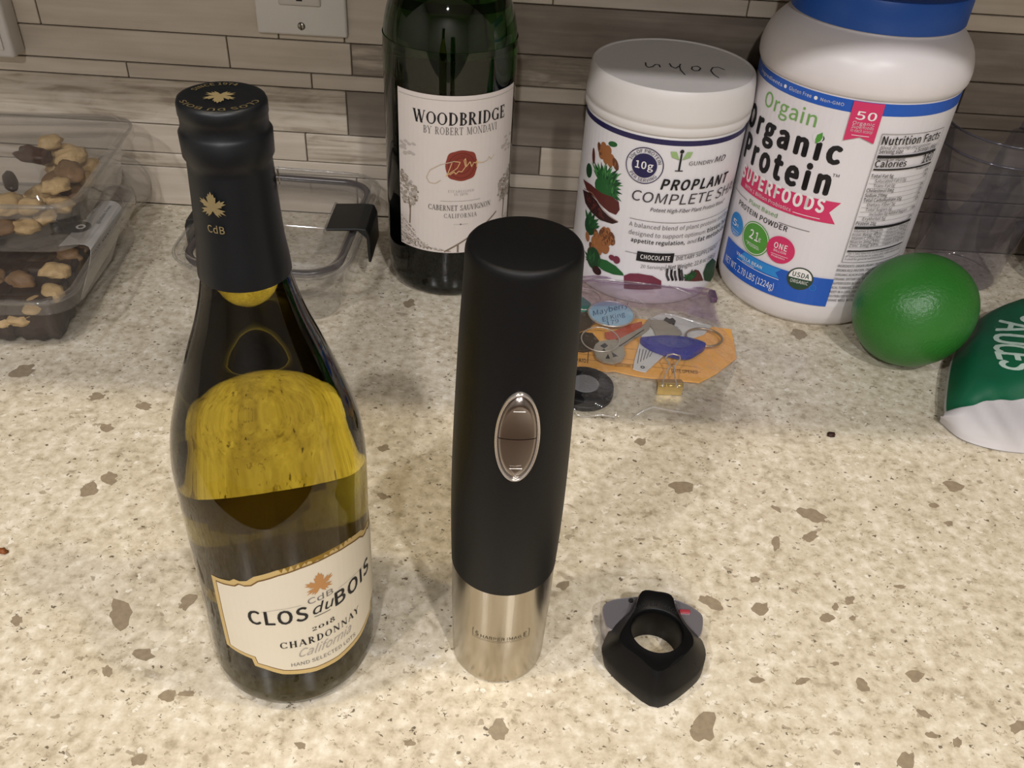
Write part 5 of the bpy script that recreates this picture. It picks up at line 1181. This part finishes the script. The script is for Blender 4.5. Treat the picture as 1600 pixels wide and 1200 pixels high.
# ---------------- green fruit
fz = at_z(1428, 485, .0445)
fx, fy = fz.x, fz.y
M_lime = mat('green_citrus_peel', (46, 112, 40), .36, spec=.5, bump=.5, bscale=420, var=.22, vscale=18, sss=.04)
fr_ = bmesh.new(); bmesh.ops.create_uvsphere(fr_, u_segments=96, v_segments=64, radius=1)
for v in fr_.verts:
    v.co = Vector((v.co.x*.0470, v.co.y*.0430, v.co.z*.0445)); v.co.x += .0035*max(0, v.co.x/.047)**6
bmesh.ops.transform(fr_, matrix=Matrix.Translation((fx, fy, .0444)) @ Matrix.Rotation(.35, 4, 'Z') @ Matrix.Rotation(-.12, 4, 'Y'), verts=fr_.verts)
mn = min(v.co.z for v in fr_.verts)
for v in fr_.verts: v.co.z -= mn-.0003
fru = thing('green_fruit', (fx, fy, 0), 'large round green citrus-like fruit with pitted skin, in front of the powder tub', 'fruit')
put('peel', fr_, M_lime, fru, smooth=True)
st_ = lathe([(.0024, 0), (.0022, .0006), (.0010, .0010), (0, .0010)], 0, 0, 16)
bmesh.ops.transform(st_, matrix=Matrix.Translation((fx+.046*math.cos(.35), fy+.046*math.sin(.35), .0455)) @ Matrix.Rotation(.35, 4, 'Z') @ Matrix.Rotation(PI/2-.1, 4, 'Y'), verts=st_.verts)
put('stem_scar', st_, mat('tan_stem', (120, 110, 60), .7), fru, smooth=True)

# ---------------- clear pitcher
M_pit = film('smoky_clear_plastic', (.78, .77, .80), .05, 1.5, haze=.12, hcol=(.20, .19, .21))
ptc = at_z(1488, 425, 0)
px_, py_ = ptc.x, ptc.y
pt = thing('clear_pitcher', (px_, py_, 0), 'tall clear plastic pitcher standing behind the green fruit at the right edge', 'pitcher')
put('pitcher_wall', lathe([(0, .004), (.033, .003), (.0350, .0006), (.0375, .004), (.0485, .124), (.0515, .126), (.0525, .141), (.0512, .1425)], px_, py_, 80), M_pit, pt, smooth=True, auto=40)
M_edge = film('thick_plastic_edge', (.55, .54, .58), .12, 1.5, haze=.25, hcol=(.20, .19, .22))
rbm = bmesh.new()
for r_, z_ in ((.0514, .1425), (.0520, .1255)): tube([(px_+r_*math.cos(2*PI*i/64), py_+r_*math.sin(2*PI*i/64), z_) for i in range(64)], .0010, 6, True, rbm)
put('rim', rbm, M_edge, pt, smooth=True)
# handle on the far right side
put('handle', tube([(px_+.050, py_, .118), (px_+.066, py_, .115), (px_+.070, py_, .09), (px_+.060, py_, .058), (px_+.042, py_, .05)], .005, 12), M_pit, pt, smooth=True)
# ---------------- grey ribbed bundle
gx_, gy_ = .520, .728
def ribs(n=72, m=40):
    bm = bmesh.new(); V = []
    for j in range(m+1):
        th_ = j/m*PI; row_ = []
        for i in range(n):
            a = 2*PI*i/n; rr = math.sin(th_)**.6
            rib = 1+.035*math.sin(a*3+j*.95)
            row_.append(bm.verts.new((gx_+.042*rr*rib*math.cos(a), gy_+.042*rr*rib*math.sin(a), .0405-.040*math.copysign(abs(math.cos(th_))**.8, math.cos(th_)))))
        V.append(row_)
    for A_, B_ in zip(V, V[1:]):
        for i in range(n): bm.faces.new((A_[i], A_[(i+1) % n], B_[(i+1) % n], B_[i]))
    bmesh.ops.remove_doubles(bm, verts=bm.verts, dist=1e-5); bmesh.ops.recalc_face_normals(bm, faces=bm.faces); return bm
gb = put('grey_bundle', ribs(), mat('grey_ribbed_cloth', (104, 98, 96), .8, bump=.4, bscale=500), None, (gx_, gy_, 0), smooth=True)
tag(gb, 'grey ribbed bundle behind the green and white bag, cut by the right edge', 'bundle')

# ---------------- green and white sauce bag
SBR = [  # rows from the counter up and back; (px, py, z)
    [(1469, 660, .0012), (1500, 685, .0012), (1548, 701, .0012), (1600, 708, .0012), (1680, 712, .0012), (1760, 712, .0012)],
    [(1468, 654, .0060), (1500, 664, .0095), (1545, 668, .0110), (1600, 668, .0125), (1680, 664, .013), (1760, 660, .012)],
    [(1474, 650, .0085), (1505, 640, .0180), (1545, 631, .0215), (1600, 626, .0235), (1680, 620, .024), (1760, 615, .022)],
    [(1477, 612, .0100), (1510, 600, .0260), (1550, 592, .0320), (1600, 586, .0350), (1680, 580, .036), (1760, 575, .032)],
    [(1487, 560, .0110), (1520, 545, .0280), (1560, 532, .0350), (1600, 525, .0390), (1680, 520, .040), (1760, 515, .034)],
    [(1512, 516, .0110), (1545, 494, .0240), (1578, 480, .0310), (1610, 472, .0340), (1680, 470, .035), (1760, 468, .030)],
    [(1522, 508, .0060), (1552, 487, .0150), (1582, 474, .0220), (1613, 468, .0240), (1680, 467, .024), (1760, 466, .02)],
    [(1524, 512, .0012), (1553, 500, .0012), (1584, 492, .0012), (1614, 488, .0012), (1680, 486, .0012), (1760, 485, .0012)],
]
g5 = patch([[at_z(*p) for p in r1] for r1 in SBR], 8)
for j, r1 in enumerate(g5):
    for i, p in enumerate(r1):
        if p.z > .003: p.z += .0022*noise.noise(Vector((p.x*45, p.y*30, 1)))+.0030*abs(noise.noise(Vector((p.x*60+p.y*50, p.y*40, 4))))*(1 if j < 18 else .2)
        p.z = max(p.z, .001)
sbag = thing('sauce_bag', at_z(1620, 600, 0), 'green and white paper sauce packet bag lying at the right edge of the counter', 'bag')
M_bw = mat('white_bag_paper', (188, 184, 183), .5, bump=.5, bscale=45); M_bg = mat('dark_green_bag_print', (20, 92, 62), .42, bump=.25, bscale=60)
sp_o = put('bag_body', grid_bm(g5), M_bw, sbag, smooth=True)
def bagpt(s_, t_, off=.0007):     # s along row, t across rows
    j = min(max(t_*(len(g5)-1), 0), len(g5)-1.001); i = min(max(s_*(len(g5[0])-1), 0), len(g5[0])-1.001)
    j0, i0 = int(j), int(i); fj, fi_ = j-j0, i-i0
    A_, B_, C__, D__ = g5[j0][i0], g5[j0][i0+1], g5[j0+1][i0+1], g5[j0+1][i0]
    nn = (B_-A_).cross(D__-A_).normalized(); nn = nn if nn.z > 0 else -nn
    return A_.lerp(B_, fi_).lerp(D__.lerp(C__, fi_), fj)+nn*off
panel = []
for k in range(31):
    t_ = 2/7+.012+(5.55/7-2/7-.012)*k/30
    panel.append([bagpt(.040+(1-.040)*(i/40), t_, .0006) for i in range(41)])
pn = put('green_panel', grid_bm(panel), M_bg, sbag, smooth=True, label='dark green printed panel')
# SAUCES, arched, letters lying on their side (tops to the right)
def pix2bag(x, y):
    best = None
    for j in range(len(g5)):
        for i in range(len(g5[0])):
            p = g5[j][i]-CP; z = p.dot(F); X_ = 800+FPX*p.dot(RX)/z; Y_ = 600-FPX*p.dot(UX)/z; d = (X_-x)**2+(Y_-y)**2
            if best is None or d < best[0]: best = (d, i, j, X_, Y_)
    _, i, j, X_, Y_ = best
    def pj(ii, jj): p = g5[jj][ii]-CP; z = p.dot(F); return Vector((800+FPX*p.dot(RX)/z, 600-FPX*p.dot(UX)/z))
    i = min(i, len(g5[0])-2); j = min(j, len(g5)-2); o = pj(i, j); e1 = pj(i+1, j)-o; e2 = pj(i, j+1)-o; dlt = Vector((x, y))-o
    det = e1.x*e2.y-e1.y*e2.x or 1e-9
    a = (dlt.x*e2.y-dlt.y*e2.x)/det; b = (e1.x*dlt.y-e1.y*dlt.x)/det
    return (i+a)/(len(g5[0])-1), (j+b)/(len(g5)-1)
lbm = bmesh.new()
LET = [('S', (1596, 494), (1594, 505), 44), ('A', (1563, 501), (1556, 519), 48), ('U', (1555, 521), (1553, 537), 50), ('C', (1553, 537), (1555, 551), 52), ('E', (1555, 550), (1559, 563), 54), ('S', (1560, 563), (1566, 578), 56)]
for ch, p0, p1, ht in LET:
    V, P = sans(ch, .035); x0 = min(v[0] for v in V); x1 = max(v[0] for v in V)
    p0, p1 = Vector(p0), Vector(p1); up2 = Vector((1, .10))*ht*1.15
    sgn_up = up2
    tb = bmesh.new(); vs = [tb.verts.new(((x-x0)/(x1-x0), y, 0)) for x, y in V]
    for p in P:
        try: tb.faces.new([vs[k] for k in p])
        except ValueError: pass
    bmesh.ops.triangulate(tb, faces=tb.faces[:])
    for cut in [k/10 for k in range(1, 10)]: bmesh.ops.bisect_plane(tb, geom=tb.verts[:]+tb.edges[:]+tb.faces[:], plane_co=(0, cut, 0), plane_no=(0, 1, 0), dist=1e-6)
    for v in tb.verts:
        # letter x runs down the photo, letter top points right
        pp = p0+(p1-p0)*v.co.x+up2*v.co.y
        s_, t_ = pix2bag(pp.x, pp.y); v.co = bagpt(s_, t_, .0010)
    merge(lbm, tb)
put('lettering', lbm, mat('pale_green_ink', (186, 206, 192), .5), pn)

# ---------------- crumbs and the bigger stone chips flush in the quartz
cr1 = at_z(1298, 680, .001); tag(put('crumb', blob((cr1.x, cr1.y, .0016), .0024, 1.3, .9, .6, .4, 2, 3, 2), mat('dark_crumb', (50, 26, 14), .6), None, (cr1.x, cr1.y, 0), smooth=True), 'tiny dark crumb on the countertop left of the sauce bag', 'crumb')
cr2 = at_z(4, 862, .001); tag(put('crumb', blob((cr2.x, cr2.y, .0016), .0026, 1.2, .9, .6, .4, 2, 6, 2), mat('brown_crumb', (120, 66, 22), .6), None, (cr2.x, cr2.y, 0), smooth=True), 'small brown crumb at the left edge of the countertop', 'crumb')
chips = [(187, 960, 20, 19, 4), (293, 941, 17, 9, -.6), (218, 1187, 16, 8, -.4), (37, 580, 20, 9, -.3), (150, 620, 12, 6, 0), (225, 635, 12, 6, 0), (168, 668, 10, 6, 0), (140, 765, 16, 9, -.4), (172, 748, 12, 10, 0), (225, 1022, 16, 9, 0), (167, 1049, 8, 9, 0), (262, 1087, 14, 8, -.2), (292, 1084, 14, 4, 0), (26, 970, 10, 8, 0), (778, 1140, 15, 14, 0), (1100, 1135, 20, 22, .8),
         (1190, 951, 14, 9, 0), (1291, 966, 12, 7, 0), (1267, 838, 14, 7, -.2), (1268, 805, 24, 9, .3), (1111, 942, 22, 8, .5), (1064, 762, 18, 9, .1), (1249, 522, 15, 7, .3), (1490, 760, 16, 7, .3), (1348, 1070, 11, 9, .4), (1430, 1056, 14, 8, .2), (1418, 1190, 15, 14, 0), (1590, 1135, 14, 9, -.4), (1181, 1063, 12, 5, 0), (1252, 1065, 12, 5, -.3), (1457, 1149, 10, 5, .3), (1179, 905, 8, 5, 0), (1328, 938, 8, 7, .4), (1333, 966, 5, 4, 0), (1305, 948, 5, 5, 0), (1483, 818, 7, 4, .2), (1458, 790, 8, 4, .1), (1407, 917, 9, 3, .1), (1305, 1037, 7, 3, .1), (1445, 1116, 12, 5, .5), (1495, 1160, 7, 8, 0), (640, 474, 10, 6, 0), (1213, 795, 10, 3, .5), (1212, 850, 6, 11, 0), (880, 915, 10, 6, -.2), (640, 1160, 8, 5, 0), (600, 700, 10, 5, 0), (598, 775, 8, 5, 0), (1002, 690, 10, 5, 0), (470, 1165, 9, 5, .4), (95, 470, 12, 5, 0), (410, 470, 5, 3, 0)]
cb = bmesh.new(); rc2 = random.Random(5)
for (x, y, a_, b_, ro) in chips:
    n = 18; ph = rc2.uniform(0, 9); vs = []
    for i in range(n):
        an = 2*PI*i/n; k = 1+.28*noise.noise(Vector((math.cos(an)*1.6+ph, math.sin(an)*1.6, ph)))*2
        X_ = a_*k*math.cos(an); Y_ = b_*k*math.sin(an); vs.append(cb.verts.new(at_z(x+X_*math.cos(ro)-Y_*math.sin(ro), y+X_*math.sin(ro)+Y_*math.cos(ro), .00006)))
    f = cb.faces.new(vs)
for f in cb.faces:
    if f.normal.z < 0: f.normal_flip()
ch_o = put('stone_chip', cb, mat('taupe_stone_chip', (146, 132, 110), .25, bump=.2, bscale=300, var=.3, vscale=300), ctop); ch_o['kind'] = 'stuff'
